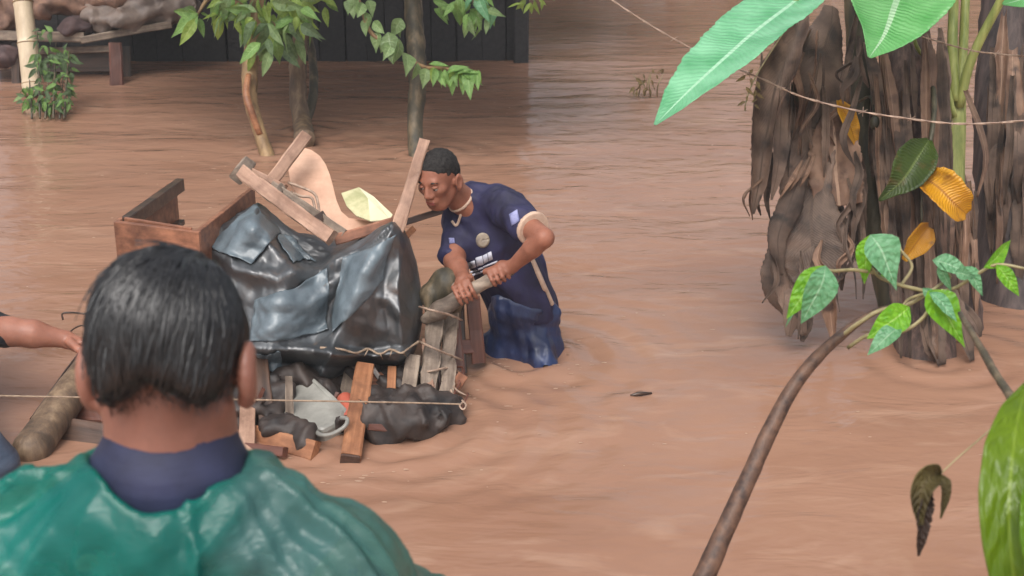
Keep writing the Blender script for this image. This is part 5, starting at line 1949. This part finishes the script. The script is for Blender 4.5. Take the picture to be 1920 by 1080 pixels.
def lay_sheen(quad, seed, nx=34, ny=28, off=.007):
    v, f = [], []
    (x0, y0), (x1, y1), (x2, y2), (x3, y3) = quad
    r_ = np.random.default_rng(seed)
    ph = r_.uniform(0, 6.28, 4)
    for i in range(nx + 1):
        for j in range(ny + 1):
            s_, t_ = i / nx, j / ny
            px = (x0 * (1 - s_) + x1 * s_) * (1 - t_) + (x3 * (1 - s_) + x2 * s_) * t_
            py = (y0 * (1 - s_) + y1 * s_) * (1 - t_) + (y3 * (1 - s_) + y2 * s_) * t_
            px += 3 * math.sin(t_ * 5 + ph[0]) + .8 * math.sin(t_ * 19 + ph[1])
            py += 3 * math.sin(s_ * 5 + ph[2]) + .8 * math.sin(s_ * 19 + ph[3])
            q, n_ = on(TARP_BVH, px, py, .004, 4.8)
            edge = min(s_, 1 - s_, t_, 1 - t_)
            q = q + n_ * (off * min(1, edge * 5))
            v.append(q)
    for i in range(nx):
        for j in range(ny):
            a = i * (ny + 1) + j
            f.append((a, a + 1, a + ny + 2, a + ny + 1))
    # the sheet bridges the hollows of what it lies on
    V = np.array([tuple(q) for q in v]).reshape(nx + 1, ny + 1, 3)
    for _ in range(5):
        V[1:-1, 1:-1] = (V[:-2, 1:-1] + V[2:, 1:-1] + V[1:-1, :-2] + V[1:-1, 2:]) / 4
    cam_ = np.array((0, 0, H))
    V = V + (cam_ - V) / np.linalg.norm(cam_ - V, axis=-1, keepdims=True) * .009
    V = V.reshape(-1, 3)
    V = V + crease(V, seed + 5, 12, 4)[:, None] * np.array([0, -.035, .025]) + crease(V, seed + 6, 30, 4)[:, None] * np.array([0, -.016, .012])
    o = link_mesh("sheen_sheet", V, f, TARP_SHEEN, tarp)
    o['label'] = 'pale blue grey sheet standing in for sky sheen on the tarpaulin'
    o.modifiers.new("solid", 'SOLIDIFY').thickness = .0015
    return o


lay_sheen([(390, 460), (480, 386), (524, 436), (468, 494)], 1)
lay_sheen([(640, 484), (738, 441), (716, 524), (622, 626)], 2)
lay_sheen([(476, 566), (612, 506), (617, 620), (470, 645)], 3)
lay_sheen([(480, 660), (528, 662), (524, 716), (486, 706)], 4)
lay_sheen([(520, 440), (556, 446), (590, 488), (546, 492)], 6)

# ------------------------------------------------------------------ banana plants
BAN_G = leaf_mat("banana_leaf", srgb(92, 168, 116), srgb(140, 206, 160), srgb(176, 222, 186), (.12, .36, .14), rough=.33, nveins=46, vein=.08, slant=3, rand=.06, bump=.0008, tfac=.3)
BAN_G2 = leaf_mat("banana_leaf_fresh", srgb(84, 170, 84), srgb(136, 205, 130), srgb(186, 224, 180), (.14, .42, .08), rough=.33, nveins=40, vein=.09, slant=3, rand=.06, bump=.0008, tfac=.4)
BAN_D = leaf_mat("banana_leaf_dull", srgb(48, 66, 24), srgb(84, 104, 40), srgb(110, 128, 60), (.06, .10, .01), nveins=24, vein=.2, spots=srgb(110, 90, 50), tfac=.45)
BAN_Y = leaf_mat("banana_leaf_yellow", srgb(190, 130, 20), srgb(222, 164, 34), srgb(170, 110, 20), (.5, .27, .01), nveins=24, vein=.3, spots=srgb(120, 76, 24), tfac=.35)
DRY = leaf_mat("dry_banana_leaf", srgb(56, 43, 36), srgb(136, 112, 96), srgb(88, 70, 58), (.05, .035, .025), rough=.62, nveins=40, vein=.07, rand=.25, bump=.0004, slant=9, spots=srgb(66, 56, 50), tfac=.12)
DRY_L = leaf_mat("dry_sheath", srgb(92, 66, 52), srgb(150, 118, 96), srgb(160, 130, 108), (.1, .06, .04), rough=.65, nveins=2, vein=.12, rand=.3, bump=.0006, spots=srgb(80, 60, 50), tfac=.15)
STEM_D = mat("dark_banana_stem", srgb(46, 44, 34), srgb(92, 84, 64), rough=.5, scale=(18, 18, 3), bump=.004, c3=srgb(66, 62, 44))
STEM_B = mat("brown_banana_stem", srgb(62, 48, 42), srgb(124, 98, 86), rough=.6, scale=(34, 34, 2.5), detail=8, bump=.008, c3=srgb(88, 68, 60))
STEM_P = mat("purple_brown_stem", srgb(44, 38, 38), srgb(94, 80, 76), rough=.6, scale=(30, 30, 2.5), detail=8, bump=.007)
PETI = mat("green_petiole", srgb(112, 124, 62), srgb(160, 164, 96), rough=.4, scale=(30, 30, 4), bump=.001)

DS = 0.0
GRP = 'banana plants growing out of the flood'


def crumple(o, seed, amp, sc, along=1.0):
    me = o.data
    co = np.empty(len(me.vertices) * 3)
    me.vertices.foreach_get("co", co)
    base = co.reshape(-1, 3)
    co = base * np.array([1, 1, along])
    dn = np.stack([wav(co, seed, sc), crease(co, seed + 1, sc * .5) * 1.6 + wav(co, seed + 2, sc * 2.2) * .4, wav(co, seed + 3, sc) * .4], -1)
    me.vertices.foreach_set("co", (base + dn * amp).ravel())
    me.update()
    return o


def rib(name, parent, pts, hw, mt, facing=(0, -1, .15), seed=0, crump=0.0, csc=14, cup=None, **kw):
    """pts are (px, py, d) along the rib; hw half widths in picture units at that distance"""
    q = [P(a[0], a[1], a[2] + DS) for a in pts]
    dm = sum(a[2] for a in pts) / len(pts) + DS
    o = ribbon(name, q, [w * dm / FPX for w in hw], facing, mt, parent, seed=seed, thick=.0012, **kw)
    if crump: crumple(o, seed + 300, crump, csc)
    return o


DS = .28


def PB(px, py, d):
    return P(px, py, d + DS)


# plant with the two big green leaves and the curtain of dead leaves
b1 = tag(empty("banana_plant", W(1680, 610)), 'banana plant with two big pale green leaves and a curtain of dead grey leaves', 'banana plant', GRP)
tube("stem", [PB(1706, 720, 5.15), PB(1690, 640, 5.15), PB(1672, 560, 5.15), PB(1648, 450, 5.12), PB(1630, 340, 5.1), PB(1618, 220, 5.08), PB(1608, 100, 5.05), PB(1600, -20, 5.0), PB(1585, -160, 4.9)], [.066, .062, .058, .056, .05, .044, .04, .036, .03], STEM_D, b1, n=40, sides=14, rough=.05, seed=1)
tube("petiole", [PB(1600, -40, 5.0), PB(1585, -90, 4.85), PB(1545, -50, 4.6), PB(1492, 0, 4.4)], [.022, .018, .014, .010], PETI, b1, n=16, sides=8)
lf = rib("leaf", b1, [(1530, -36, 4.5), (1490, 2, 4.4), (1412, 62, 4.22), (1362, 106, 4.12), (1290, 172, 4.0), (1228, 234, 3.92)], [32, 70, 76, 74, 62, 38, 3], BAN_G, (-.35, -.55, .85), 3, fold=.12, curl=.12, wave=.045, n=90, m=16, veins=.0005, nveins=46, ragged=.06)
tube("petiole", [PB(1598, -100, 4.95), PB(1640, -160, 4.8), PB(1700, -90, 4.6)], [.022, .018, .012], PETI, b1, n=12, sides=8)
rib("leaf", b1, [(1712, -110, 4.65), (1698, -50, 4.55), (1678, 10, 4.45), (1658, 65, 4.38), (1630, 108, 4.33)], [40, 96, 112, 106, 78, 40, 4], BAN_G2, (-.1, -.8, .6), 4, fold=.10, curl=.22, wave=.03, n=80, m=16, veins=.0005, nveins=40, ragged=.03)
dead = [([(1512, 20, 4.85), (1478, 90, 4.8), (1452, 170, 4.75), (1444, 250, 4.75), (1432, 330, 4.75), (1410, 402, 4.75)], [14, 44, 56, 44, 38, 28, 3], .03),
        ([(1560, 10, 4.95), (1552, 90, 4.9), (1545, 170, 4.88), (1530, 240, 4.88)], [20, 44, 58, 55, 34], .018),
        ([(1545, 190, 4.9), (1525, 290, 4.86), (1505, 390, 4.84), (1480, 480, 4.82), (1478, 560, 4.84), (1492, 630, 4.86)], [28, 48, 54, 44, 38, 26, 5], .03),
        ([(1556, 210, 4.88), (1568, 290, 4.83), (1576, 384, 4.82)], [14, 40, 52, 55, 46], .014),
        ([(1520, 350, 4.84), (1522, 430, 4.8), (1530, 500, 4.8), (1522, 560, 4.82)], [30, 56, 60, 48, 12], .03),
        ([(1482, 100, 4.8), (1470, 200, 4.74), (1458, 300, 4.72), (1444, 375, 4.72)], [8, 16, 20, 14, 3], .016),
        ([(1576, 390, 4.86), (1578, 440, 4.84), (1572, 500, 4.84), (1575, 545, 4.86)], [5, 13, 14, 10, 2], .01),
        ([(1540, 470, 4.86), (1552, 550, 4.85), (1558, 640, 4.9)], [10, 20, 18, 4], .014),
        ([(1500, 500, 4.84), (1490, 570, 4.82), (1478, 628, 4.84)], [10, 22, 20, 6], .014),
        ([(1500, 330, 4.78), (1480, 400, 4.76), (1462, 450, 4.76), (1470, 515, 4.78)], [12, 30, 28, 20, 4], .02),
        ([(1610, 20, 4.98), (1590, 100, 4.95), (1588, 170, 4.95), (1598, 240, 4.95)], [6, 10, 12, 8, 2], .008)]
dead += [([(1530, 60, 4.92), (1505, 150, 4.9), (1488, 240, 4.88), (1500, 330, 4.87)], [14, 34, 40, 30, 8], .03),
         ([(1575, 120, 4.97), (1580, 220, 4.95), (1590, 320, 4.94), (1600, 400, 4.94)], [10, 24, 26, 20, 5], .02),
         ([(1490, 420, 4.88), (1470, 480, 4.86), (1462, 540, 4.86), (1482, 600, 4.88)], [14, 30, 34, 26, 6], .03),
         ([(1555, 380, 4.9), (1560, 450, 4.88), (1545, 540, 4.88)], [20, 34, 30, 12], .03),
         ([(1470, 60, 4.86), (1440, 140, 4.82), (1425, 220, 4.8), (1436, 300, 4.8)], [6, 22, 26, 18, 4], .025),
         ([(1500, 560, 4.9), (1512, 600, 4.88), (1506, 640, 4.9)], [12, 18, 14, 4], .02),
         ([(1622, 80, 5.0), (1638, 160, 4.98), (1632, 250, 4.97), (1640, 330, 4.97)], [8, 16, 20, 14, 3], .02),
         ([(1585, 240, 4.96), (1604, 320, 4.95), (1612, 400, 4.95), (1622, 470, 4.96)], [8, 18, 20, 14, 3], .02),
         ([(1590, 380, 4.96), (1596, 440, 4.95), (1586, 500, 4.95)], [3, 8, 8, 2], .01)]
for i, (pts, hw, cr_) in enumerate(dead):
    r_ = np.random.default_rng(400 + i)
    o_ = rib("dry_leaf", b1, pts, hw, DRY if i % 4 != 3 else DRY_L, (r_.uniform(-.5, .5), -1, .1), 20 + i, fold=r_.uniform(-.25, .35), curl=r_.uniform(-.3, .8), wave=.05, n=70, m=18, ragged=.09, crump=cr_ * .9, csc=9)
    crumple(o_, 900 + i, .020, 20, .4)
    crumple(o_, 950 + i, .008, 46, .4)
r9 = np.random.default_rng(909)
for i in range(34):                                # narrow curled shreds round the curtain's edges
    px = r9.uniform(1425, 1620)
    y0 = r9.uniform(60, 470)
    ln = r9.uniform(70, 190)
    y1 = min(y0 + ln, 636)
    d0 = 4.78 + r9.uniform(-.06, .10)
    x1_ = px + r9.normal(-6, 16)
    o_ = rib("dry_shred", b1, [(px, y0, d0 + .03), (px + r9.normal(0, 9), y0 * .65 + y1 * .35, d0), (x1_ + r9.normal(0, 9), y0 * .3 + y1 * .7, d0 - .01), (x1_, y1, d0)], [3, r9.uniform(6, 15), r9.uniform(5, 13), 1], DRY if i % 3 else DRY_L, (r9.uniform(-.9, .9), -1, .1), 1200 + i, fold=r9.uniform(-.2, .8), curl=r9.uniform(-.3, 1.4), wave=.12, n=30, m=6, ragged=.2)
    crumple(o_, 1300 + i, .012, 18, .5)
for (x0, y0, x1, y1) in ((1505, 300, 1462, 372), (1520, 292, 1480, 358), (1528, 290, 1500, 350), (1500, 318, 1466, 360), (1512, 310, 1494, 330)):
    rib("torn_strip", b1, [(x0, y0, 4.76), ((x0 + x1) / 2 + 4, (y0 + y1) / 2 - 4, 4.73), (x1, y1, 4.75)], [2, 5, 4, 1], DRY_L, (0, -1, .3), x0, fold=.2, n=12, m=3)
rib("yellow_leaf", b1, [(1572, 188, 4.82), (1590, 225, 4.78), (1606, 275, 4.8)], [5, 20, 17, 3], BAN_Y, (.2, -1, .2), 60, fold=.25, curl=.3, n=20, m=6, wave=.06)
bud = Field().ell(PB(1640, 230, 4.85), np.eye(3), (.018, .018, .026), .01)
field_obj("dried_bud", bud, .004, STEM_D, b1, lambda p: crease(p, 140, 40) * .012)
tube("bud_stalk", [PB(1612, 190, 5.0), PB(1632, 182, 4.92), PB(1640, 218, 4.85)], [.006, .005, .004], STEM_D, b1, n=10, sides=6)

# stout brown plant in the middle
DS = .2
b2 = tag(empty("banana_plant", W(1760, 660)), 'stout brown banana stem wrapped in dead sheaths with yellow and dull leaves hanging from it', 'banana plant', GRP)
tube("stem", [PB(1738, 740, 5.0), PB(1728, 560, 5.05), PB(1718, 420, 5.1), PB(1706, 280, 5.12), PB(1698, 150, 5.14), PB(1694, 20, 5.15), PB(1690, -150, 5.15)], [.115, .112, .108, .104, .098, .09, .07], STEM_B, b2, n=40, sides=20, rough=.04, seed=5)
rs = np.random.default_rng(77)
for i in range(46):
    px = rs.uniform(1648, 1772)
    y0 = rs.uniform(40, 420)
    y1 = min(y0 + rs.uniform(140, 380), 672)
    off = (px - 1712) / 75
    d0 = 5.0 - .11 * math.sqrt(max(0, 1 - off * off * .8)) + rs.uniform(-.02, .02) + (300 - y0) * .00012
    xs = rs.uniform(-12, 12)
    rib("dry_sheath", b2, [(px - 8, y0, d0 + .03), (px + xs * .4, y0 * .6 + y1 * .4, d0 - .015), (px + xs + 8, y1, d0 - .02)], [5, rs.uniform(8, 17), rs.uniform(7, 15), 2], DRY_L if i % 3 == 0 else DRY, (rs.uniform(-.6, .6), -1, .05), 500 + i, fold=rs.uniform(-.2, .6), curl=rs.uniform(-.2, .8), wave=.08, n=22, m=5, ragged=.2, crump=.008, csc=22)
for (pts, hw) in (([(1745, 560, 4.9), (1752, 620, 4.86), (1768, 684, 4.86)], [20, 26, 24, 10]), ([(1775, 540, 4.92), (1800, 610, 4.88), (1822, 676, 4.88)], [14, 22, 20, 6]), ([(1790, 560, 4.95), (1826, 600, 4.92), (1838, 630, 4.92)], [8, 14, 12, 3]), ([(1730, 580, 4.9), (1740, 640, 4.86), (1756, 678, 4.88)], [14, 20, 16, 4])):
    rib("dry_sheath", b2, pts, hw, DRY, (.2, -1, .1), int(pts[0][0]), fold=.3, curl=.4, wave=.08, n=24, m=6, ragged=.2, crump=.016, csc=18)
rib("leaf", b2, [(1742, 262, 4.76), (1718, 300, 4.72), (1690, 340, 4.7), (1648, 376, 4.72)], [6, 34, 44, 38, 16, 3], BAN_D, (-.3, -1, .2), 70, fold=.2, curl=.3, n=30, m=8, wave=.05)
rib("yellow_leaf", b2, [(1728, 330, 4.72), (1760, 352, 4.68), (1790, 382, 4.67), (1812, 402, 4.7)], [20, 40, 42, 36, 12], BAN_Y, (.25, -1, .3), 71, fold=.2, curl=.35, n=30, m=8, wave=.07, ragged=.06)
rib("yellow_leaf", b2, [(1742, 425, 4.74), (1722, 450, 4.7), (1694, 488, 4.7)], [10, 28, 26, 6], BAN_Y, (0, -1, .2), 72, fold=.3, curl=.3, n=20, m=6, wave=.07)
tube("petiole", [PB(1742, 120, 5.0), PB(1752, 200, 4.85), PB(1740, 290, 4.78), PB(1730, 330, 4.74), PB(1728, 420, 4.74)], [.012, .010, .008, .006, .005], STEM_D, b2, n=24, sides=7)

# green petioles plant
DS = .2
b3 = tag(empty("banana_plant", W(1795, 620)), 'banana plant with upright yellow green leaf stalks right of the stout brown stem', 'banana plant', GRP)
tube("stem", [PB(1816, 700, 5.25), PB(1802, 540, 5.25), PB(1794, 430, 5.25), PB(1788, 330, 5.22)], [.075, .07, .062, .045], STEM_B, b3, n=26, sides=16, rough=.05, seed=8)
tube("stem", [PB(1788, 400, 5.2), PB(1786, 340, 5.18), PB(1790, 240, 5.16), PB(1793, 160, 5.15)], [.05, .046, .042, .036], PETI, b3, n=20, sides=12)
for pts, r in (([(1792, 190, 5.12), (1786, 90, 5.1), (1788, -20, 5.08), (1780, -200, 4.9)], .022), ([(1796, 200, 5.14), (1806, 90, 5.14), (1812, -20, 5.14), (1830, -200, 5.2)], .02),
               ([(1798, 200, 5.12), (1822, 110, 5.05), (1872, 10, 4.95), (1930, -90, 4.8), (2010, -60, 4.6)], .019), ([(1790, 220, 5.1), (1772, 150, 5.08), (1744, 112, 5.05), (1716, 80, 5.0), (1690, -60, 4.9)], .010)):
    tube("petiole", [PB(*q) for q in pts], [r, r * .9, r * .8, r * .6], PETI, b3, n=20, sides=9)
rib("leaf", b3, [(2020, -70, 4.55), (1965, -32, 4.45), (1915, -2, 4.36), (1880, 8, 4.3)], [16, 34, 26, 2], BAN_G2, (0, -.7, .8), 75, fold=.1, n=30, m=8, wave=.04)
rib("leaf", b3, [(1780, -200, 4.9), (1740, -290, 4.7), (1680, -330, 4.4), (1600, -300, 4.0)], [20, 95, 110, 90, 4], BAN_G, (0, -.5, .9), 76, fold=.15, curl=.1, n=40, m=10, wave=.04)
rib("leaf", b3, [(1830, -200, 5.2), (1860, -320, 5.3), (1920, -400, 5.4), (2010, -380, 5.5)], [20, 95, 110, 90, 4], BAN_G, (0, -.5, .9), 77, fold=.15, curl=.1, n=40, m=10, wave=.04)
rib("dead_stalk", b3, [(1810, 170, 5.0), (1836, 240, 4.92), (1848, 300, 4.9), (1832, 370, 4.92)], [5, 7, 6, 2], DRY_L, (0, -1, 0), 78, fold=.5, n=20, m=4)
rib("dead_stalk", b3, [(1770, 170, 5.0), (1758, 240, 4.95), (1772, 330, 4.95), (1776, 420, 4.95)], [5, 9, 8, 2], DRY_L, (.2, -1, 0), 79, fold=.5, n=20, m=4)
for i in range(22):
    px = rs.uniform(1765, 1830)
    y0 = rs.uniform(330, 470)
    y1 = min(y0 + rs.uniform(90, 240), 640)
    d0 = 5.13 + rs.uniform(-.03, .02)
    xs = rs.uniform(-12, 14)
    rib("dry_sheath", b3, [(px, y0, d0 + .02), (px + xs * .4, (y0 + y1) / 2, d0 - .02), (px + xs, y1, d0)], [4, rs.uniform(7, 14), rs.uniform(6, 12), 2], DRY_L if i % 2 == 0 else DRY, (rs.uniform(-.6, .6), -1, .05), 600 + i, fold=rs.uniform(-.2, .6), curl=rs.uniform(-.2, .8), wave=.08, n=18, m=5, ragged=.2, crump=.008, csc=22)

# dark plant at the right edge
DS = 0.0
b4 = tag(empty("banana_plant", W(1895, 545)), 'dark purplish brown banana stem with hanging dead leaves at the right edge', 'banana plant', GRP)
tube("stem", [PB(1906, 640, 5.75), PB(1900, 470, 5.75), PB(1892, 340, 5.75), PB(1886, 200, 5.75), PB(1890, 60, 5.75), PB(1895, -120, 5.7)], [.15, .145, .135, .125, .115, .1], STEM_P, b4, n=36, sides=20, rough=.05, seed=9)
tube("stem", [PB(1990, 640, 5.8), PB(1980, 300, 5.8), PB(1970, 60, 5.8), PB(1975, -120, 5.8)], [.14, .13, .12, .1], STEM_P, b4, n=30, sides=18, rough=.05, seed=10)
for i in range(34):
    px = rs.uniform(1838, 1960)
    y0 = rs.uniform(0, 330)
    y1 = min(y0 + rs.uniform(120, 300), 545)
    d0 = 5.60 + rs.uniform(-.05, .03) + abs(px - 1900) * .0008
    xs = rs.uniform(-16, 16)
    rib("dry_sheath", b4, [(px, y0, d0 + .03), (px + xs * .4, (y0 + y1) / 2, d0 - .03), (px + xs, y1, d0)], [6, rs.uniform(10, 22), rs.uniform(8, 18), 3], DRY if i % 4 else DRY_L, (rs.uniform(-.6, .6), -1, .05), 700 + i, fold=rs.uniform(-.2, .6), curl=rs.uniform(-.2, .8), wave=.08, n=20, m=5, ragged=.2, crump=.012, csc=18)
rib("leaf", b4, [(1895, -120, 5.7), (1930, -260, 5.5), (2000, -320, 5.2), (2100, -280, 4.9)], [20, 95, 110, 90, 4], BAN_G, (0, -.5, .9), 80, fold=.15, curl=.1, n=40, m=10, wave=.04)

DS = 0.0
# ------------------------------------------------------------------ near sapling
TWIG = mat("pale_green_twig", srgb(118, 108, 74), srgb(160, 146, 108), rough=.5, scale=(30, 30, 30))
STICK = mat("wet_brown_stick", srgb(50, 34, 28), srgb(108, 78, 60), rough=.55, scale=(40, 40, 40), bump=.003, detail=8)
sap = tag(empty("sapling", P(1320, 1080, 2.5)), 'leaning bare sapling stick ending in fresh green leaves in front of the banana stems', 'sapling')
tube("stem", [P(1240, 1230, 2.45), P(1318, 1085, 2.48), P(1356, 1000, 2.5), P(1402, 900, 2.52), P(1440, 815, 2.54), P(1485, 730, 2.56), P(1530, 672, 2.58), P(1578, 628, 2.6), P(1630, 590, 2.6), P(1672, 574, 2.6)],
     [.0215, .019, .0175, .0155, .0148, .0128, .0118, .0096, .0066, .0042], STICK, sap, n=40, sides=12, rough=.04, seed=3)
for pts, r in (([(1578, 630, 2.6), (1610, 606, 2.57), (1650, 582, 2.56), (1700, 572, 2.56), (1742, 548, 2.56), (1782, 520, 2.56)], .0045), ([(1590, 652, 2.58), (1630, 628, 2.55), (1690, 622, 2.53), (1732, 594, 2.53), (1746, 560, 2.55)], .004),
               ([(1742, 548, 2.56), (1690, 535, 2.55), (1650, 520, 2.54), (1634, 502, 2.53)], .004), ([(1645, 512, 2.54), (1600, 506, 2.52), (1560, 508, 2.5), (1545, 500, 2.5)], .0035), ([(1690, 535, 2.55), (1710, 500, 2.55), (1690, 470, 2.55), (1680, 452, 2.56)], .003),
               ([(1742, 548, 2.56), (1790, 540, 2.54), (1830, 515, 2.52), (1870, 496, 2.5), (1930, 505, 2.48)], .0035), ([(1782, 520, 2.56), (1770, 500, 2.55), (1752, 488, 2.54)], .003), ([(1742, 548, 2.56), (1706, 560, 2.54), (1690, 576, 2.52)], .003)):
    tube("twig", [P(*q) for q in pts], [r, r * .9, r * .7], TWIG, sap, n=22, sides=6, rough=.08)


def SL(bx, by, tx, ty, key, d=2.52, dd=0.0, face=(0, -1, .5), roll=0, wid=1.0, idx=None):
    return put_leaf(sap, P(bx, by, d), P(tx, ty, d + dd), key, face, roll, wid, idx)


SL(1548, 498, 1474, 590, 'b', 2.50, -.02, (-.4, -1, .2), .2, 1.15, 0)
SL(1548, 498, 1526, 600, 'w', 2.48, -.03, (.2, -1, .3), -.1, 1.5, 3)
SL(1540, 505, 1466, 610, 'w', 2.52, .02, (-.9, -1, .2), .6, .7, 2)
SL(1632, 440, 1612, 530, 'b', 2.53, .0, (-.6, -1, .1), .3, 1.2, 0)
SL(1632, 440, 1694, 532, 'w', 2.51, -.03, (.3, -1, .3), -.1, 1.65, 1)
SL(1650, 520, 1690, 480, 'b', 2.55, .03, (0, -1, .2), 0, .9, 0)
SL(1748, 488, 1822, 506, 'w', 2.54, -.02, (0, -.7, 1), .1, 1.5, 0)
SL(1805, 500, 1852, 542, 'w', 2.52, -.02, (.1, -.7, 1), 0, 1.3, 3)
SL(1762, 492, 1782, 548, 'w', 2.53, 0, (-.5, -1, .4), .5, 1.2, 2)
SL(1790, 510, 1835, 520, 'w', 2.50, .0, (-.2, -1, .8), .3, 1.2, 1)
SL(1706, 576, 1634, 632, 'b', 2.51, -.03, (0, -1, .4), 0, 1.5, 0)
SL(1690, 612, 1628, 656, 'w', 2.50, -.03, (0, -.8, 1), .2, 1.2, 0)
SL(1740, 545, 1818, 640, 'b', 2.52, -.04, (.3, -1, .4), .1, 1.25, 1)
SL(1742, 548, 1800, 596, 'w', 2.50, -.02, (0, -.8, 1), -.2, 1.3, 0)
SL(1730, 540, 1765, 572, 'w', 2.53, -.02, (-.4, -.8, 1), .2, 1.3, 2)
SL(1844, 502, 1908, 452, 'b', 2.5, .03, (0, -1, .4), .4, .95, 0)
SL(1868, 496, 1914, 552, 'b', 2.48, -.02, (.2, -1, .4), .1, 1.2, 0)

# branch at the right edge with the large near leaves
nbz = tag(empty("leafy_branch", P(1910, 780, 1.7)), 'thin dark branch with large glossy leaves at the lower right edge', 'branch')
tube("stem", [P(1800, 588, 2.2), P(1832, 640, 2.1), P(1866, 700, 2.0), P(1905, 760, 1.85), P(1940, 830, 1.7), P(1990, 1000, 1.6), P(2010, 1300, 1.55)], [.004, .005, .006, .006, .007, .008, .01], BARK_DARK, nbz, n=40, sides=8, rough=.1)
tube("stem", [P(1905, 752, 1.85), P(1878, 785, 1.83), P(1838, 822, 1.82), P(1796, 858, 1.81), P(1762, 890, 1.8)], [.0016, .0014, .0012, .001], TWIG, nbz, n=24, sides=6)
NEAR_L = leaf_mat("near_leaf", srgb(74, 112, 8), srgb(120, 158, 14), srgb(140, 178, 40), (.26, .40, .01), rough=.3, nveins=9, vein=.12, rand=.1, tfac=.45)
NEAR_D = leaf_mat("near_leaf_dull", srgb(80, 110, 10), srgb(116, 144, 18), srgb(126, 152, 40), (.14, .22, .01), rough=.3, nveins=9, vein=.12, rand=.05, tfac=.4)
rib("leaf", nbz, [(1925, 720, 1.72), (1908, 790, 1.66), (1896, 880, 1.62), (1892, 980, 1.6), (1906, 1120, 1.6), (1930, 1240, 1.62)], [6, 36, 54, 56, 50, 36, 4], NEAR_D, (-.35, -1, .35), 90, fold=.16, curl=.12, n=50, m=12, wave=.03)
rib("leaf", nbz, [(1936, 720, 1.78), (1940, 800, 1.74), (1930, 880, 1.72), (1925, 960, 1.72)], [6, 34, 40, 30, 4], NEAR_L, (-.2, -1, .3), 91, fold=.2, curl=.2, n=36, m=8, wave=.03)
rib("leaf", nbz, [(1950, 880, 1.62), (1952, 960, 1.56), (1960, 1060, 1.55), (1975, 1160, 1.56)], [8, 40, 46, 34, 4], NEAR_L, (-.2, -1, .3), 92, fold=.2, curl=.2, n=36, m=8, wave=.03)
DRYG = leaf_mat("withered_leaf", srgb(66, 56, 30), srgb(112, 100, 52), srgb(90, 76, 44), (.08, .06, .01), rough=.6, nveins=9, vein=.2, spots=srgb(52, 34, 26), tfac=.25)
DRYB = leaf_mat("withered_leaf_brown", srgb(50, 36, 30), srgb(84, 64, 52), srgb(70, 54, 44), (.04, .025, .015), rough=.6, nveins=9, vein=.2, tfac=.2)
rib("withered_leaf", nbz, [(1762, 890, 1.80), (1744, 894, 1.78), (1730, 915, 1.77), (1726, 950, 1.77), (1728, 985, 1.77)], [5, 26, 30, 24, 14, 4], DRYG, (-.25, -1, .35), 93, fold=.25, curl=.5, n=30, m=10, wave=.10, crump=.003, csc=50)
rib("withered_leaf", nbz, [(1738, 915, 1.785), (1730, 955, 1.775), (1726, 1000, 1.775), (1722, 1042, 1.78)], [10, 24, 22, 13, 2], DRYB, (.2, -1, .1), 94, fold=.25, curl=.5, n=34, m=10, wave=.16, ragged=.3, crump=.004, csc=50)
rib("withered_leaf", nbz, [(1758, 888, 1.80), (1770, 912, 1.79), (1768, 945, 1.79), (1764, 972, 1.79)], [4, 14, 12, 6, 1], DRYG, (.3, -1, .1), 95, fold=.3, curl=.4, n=20, m=6, wave=.1)

# weeds poking from the water left of the big leaf
WEED = leaf_mat("weed_leaf", srgb(110, 92, 56), srgb(150, 128, 84), srgb(160, 140, 96), (.12, .09, .03), nveins=6, vein=.1, tfac=.3)
LM['v'] = [leaf_mesh("leaf", WEED, aspect=.16, droop=.3, seed=31)]
wd = tag(empty("weed", W(1206, 176)), 'sparse brownish weed poking from the water left of the big banana leaf', 'weed')
for i in range(4):
    x0 = 1196 + i * 12
    tube("stem", [W(x0, 184, -.02), P(x0 + rng.uniform(-6, 6), 160, 9.2), P(x0 + rng.uniform(-12, 22), 138, 9.2)], [.005, .004, .002], TWIG, wd, n=8, sides=5)
cluster(wd, 1208, 158, 24, 20, 16, 9.2, 80, 70, 18, 'v', .05)
cluster(wd, 1236, 138, 12, 8, 8, 9.2, 60, 70, 16, 'v', .05)
vn = tag(empty("vine", P(1402, 160, 4.9)), 'small dull vine sprig beside the dead leaves under the big leaf', 'vine')
tube("stem", [P(1470, 60, 4.88), P(1425, 130, 4.9), P(1405, 170, 4.9), P(1396, 205, 4.9)], [.003, .003, .002], TWIG, vn, n=10, sides=5)
for i in range(14):
    bx, by = 1408 + rng.uniform(-12, 14), 130 + i * 5.5
    put_leaf(vn, P(bx, by, 4.9), P(bx + rng.normal(0, 12), by + rng.uniform(4, 16), 4.88), 'v', (0, -1, .3), rng.normal(0, .5))

# ------------------------------------------------------------------ damp air
def haze_box(lo, hi, density):
    v = [(x, y, z) for x in (lo[0], hi[0]) for y in (lo[1], hi[1]) for z in (lo[2], hi[2])]
    f = [(0, 1, 3, 2), (4, 6, 7, 5), (0, 4, 5, 1), (2, 3, 7, 6), (0, 2, 6, 4), (1, 5, 7, 3)]
    m = bpy.data.materials.new("damp_air")
    m.use_nodes = True
    nt = m.node_tree
    nt.nodes.remove(nt.nodes["Principled BSDF"])
    pv = nt.nodes.new("ShaderNodeVolumePrincipled")
    pv.inputs['Color'].default_value = (.93, .95, .97, 1)
    pv.inputs['Density'].default_value = density
    nt.links.new(pv.outputs['Volume'], nt.nodes["Material Output"].inputs['Volume'])
    o = link_mesh("haze", v, f, m, None, None, False)
    o['kind'] = 'stuff'
    return o


haze_box((-125, -65, -2.2), (125, 205, 6.5), .003)
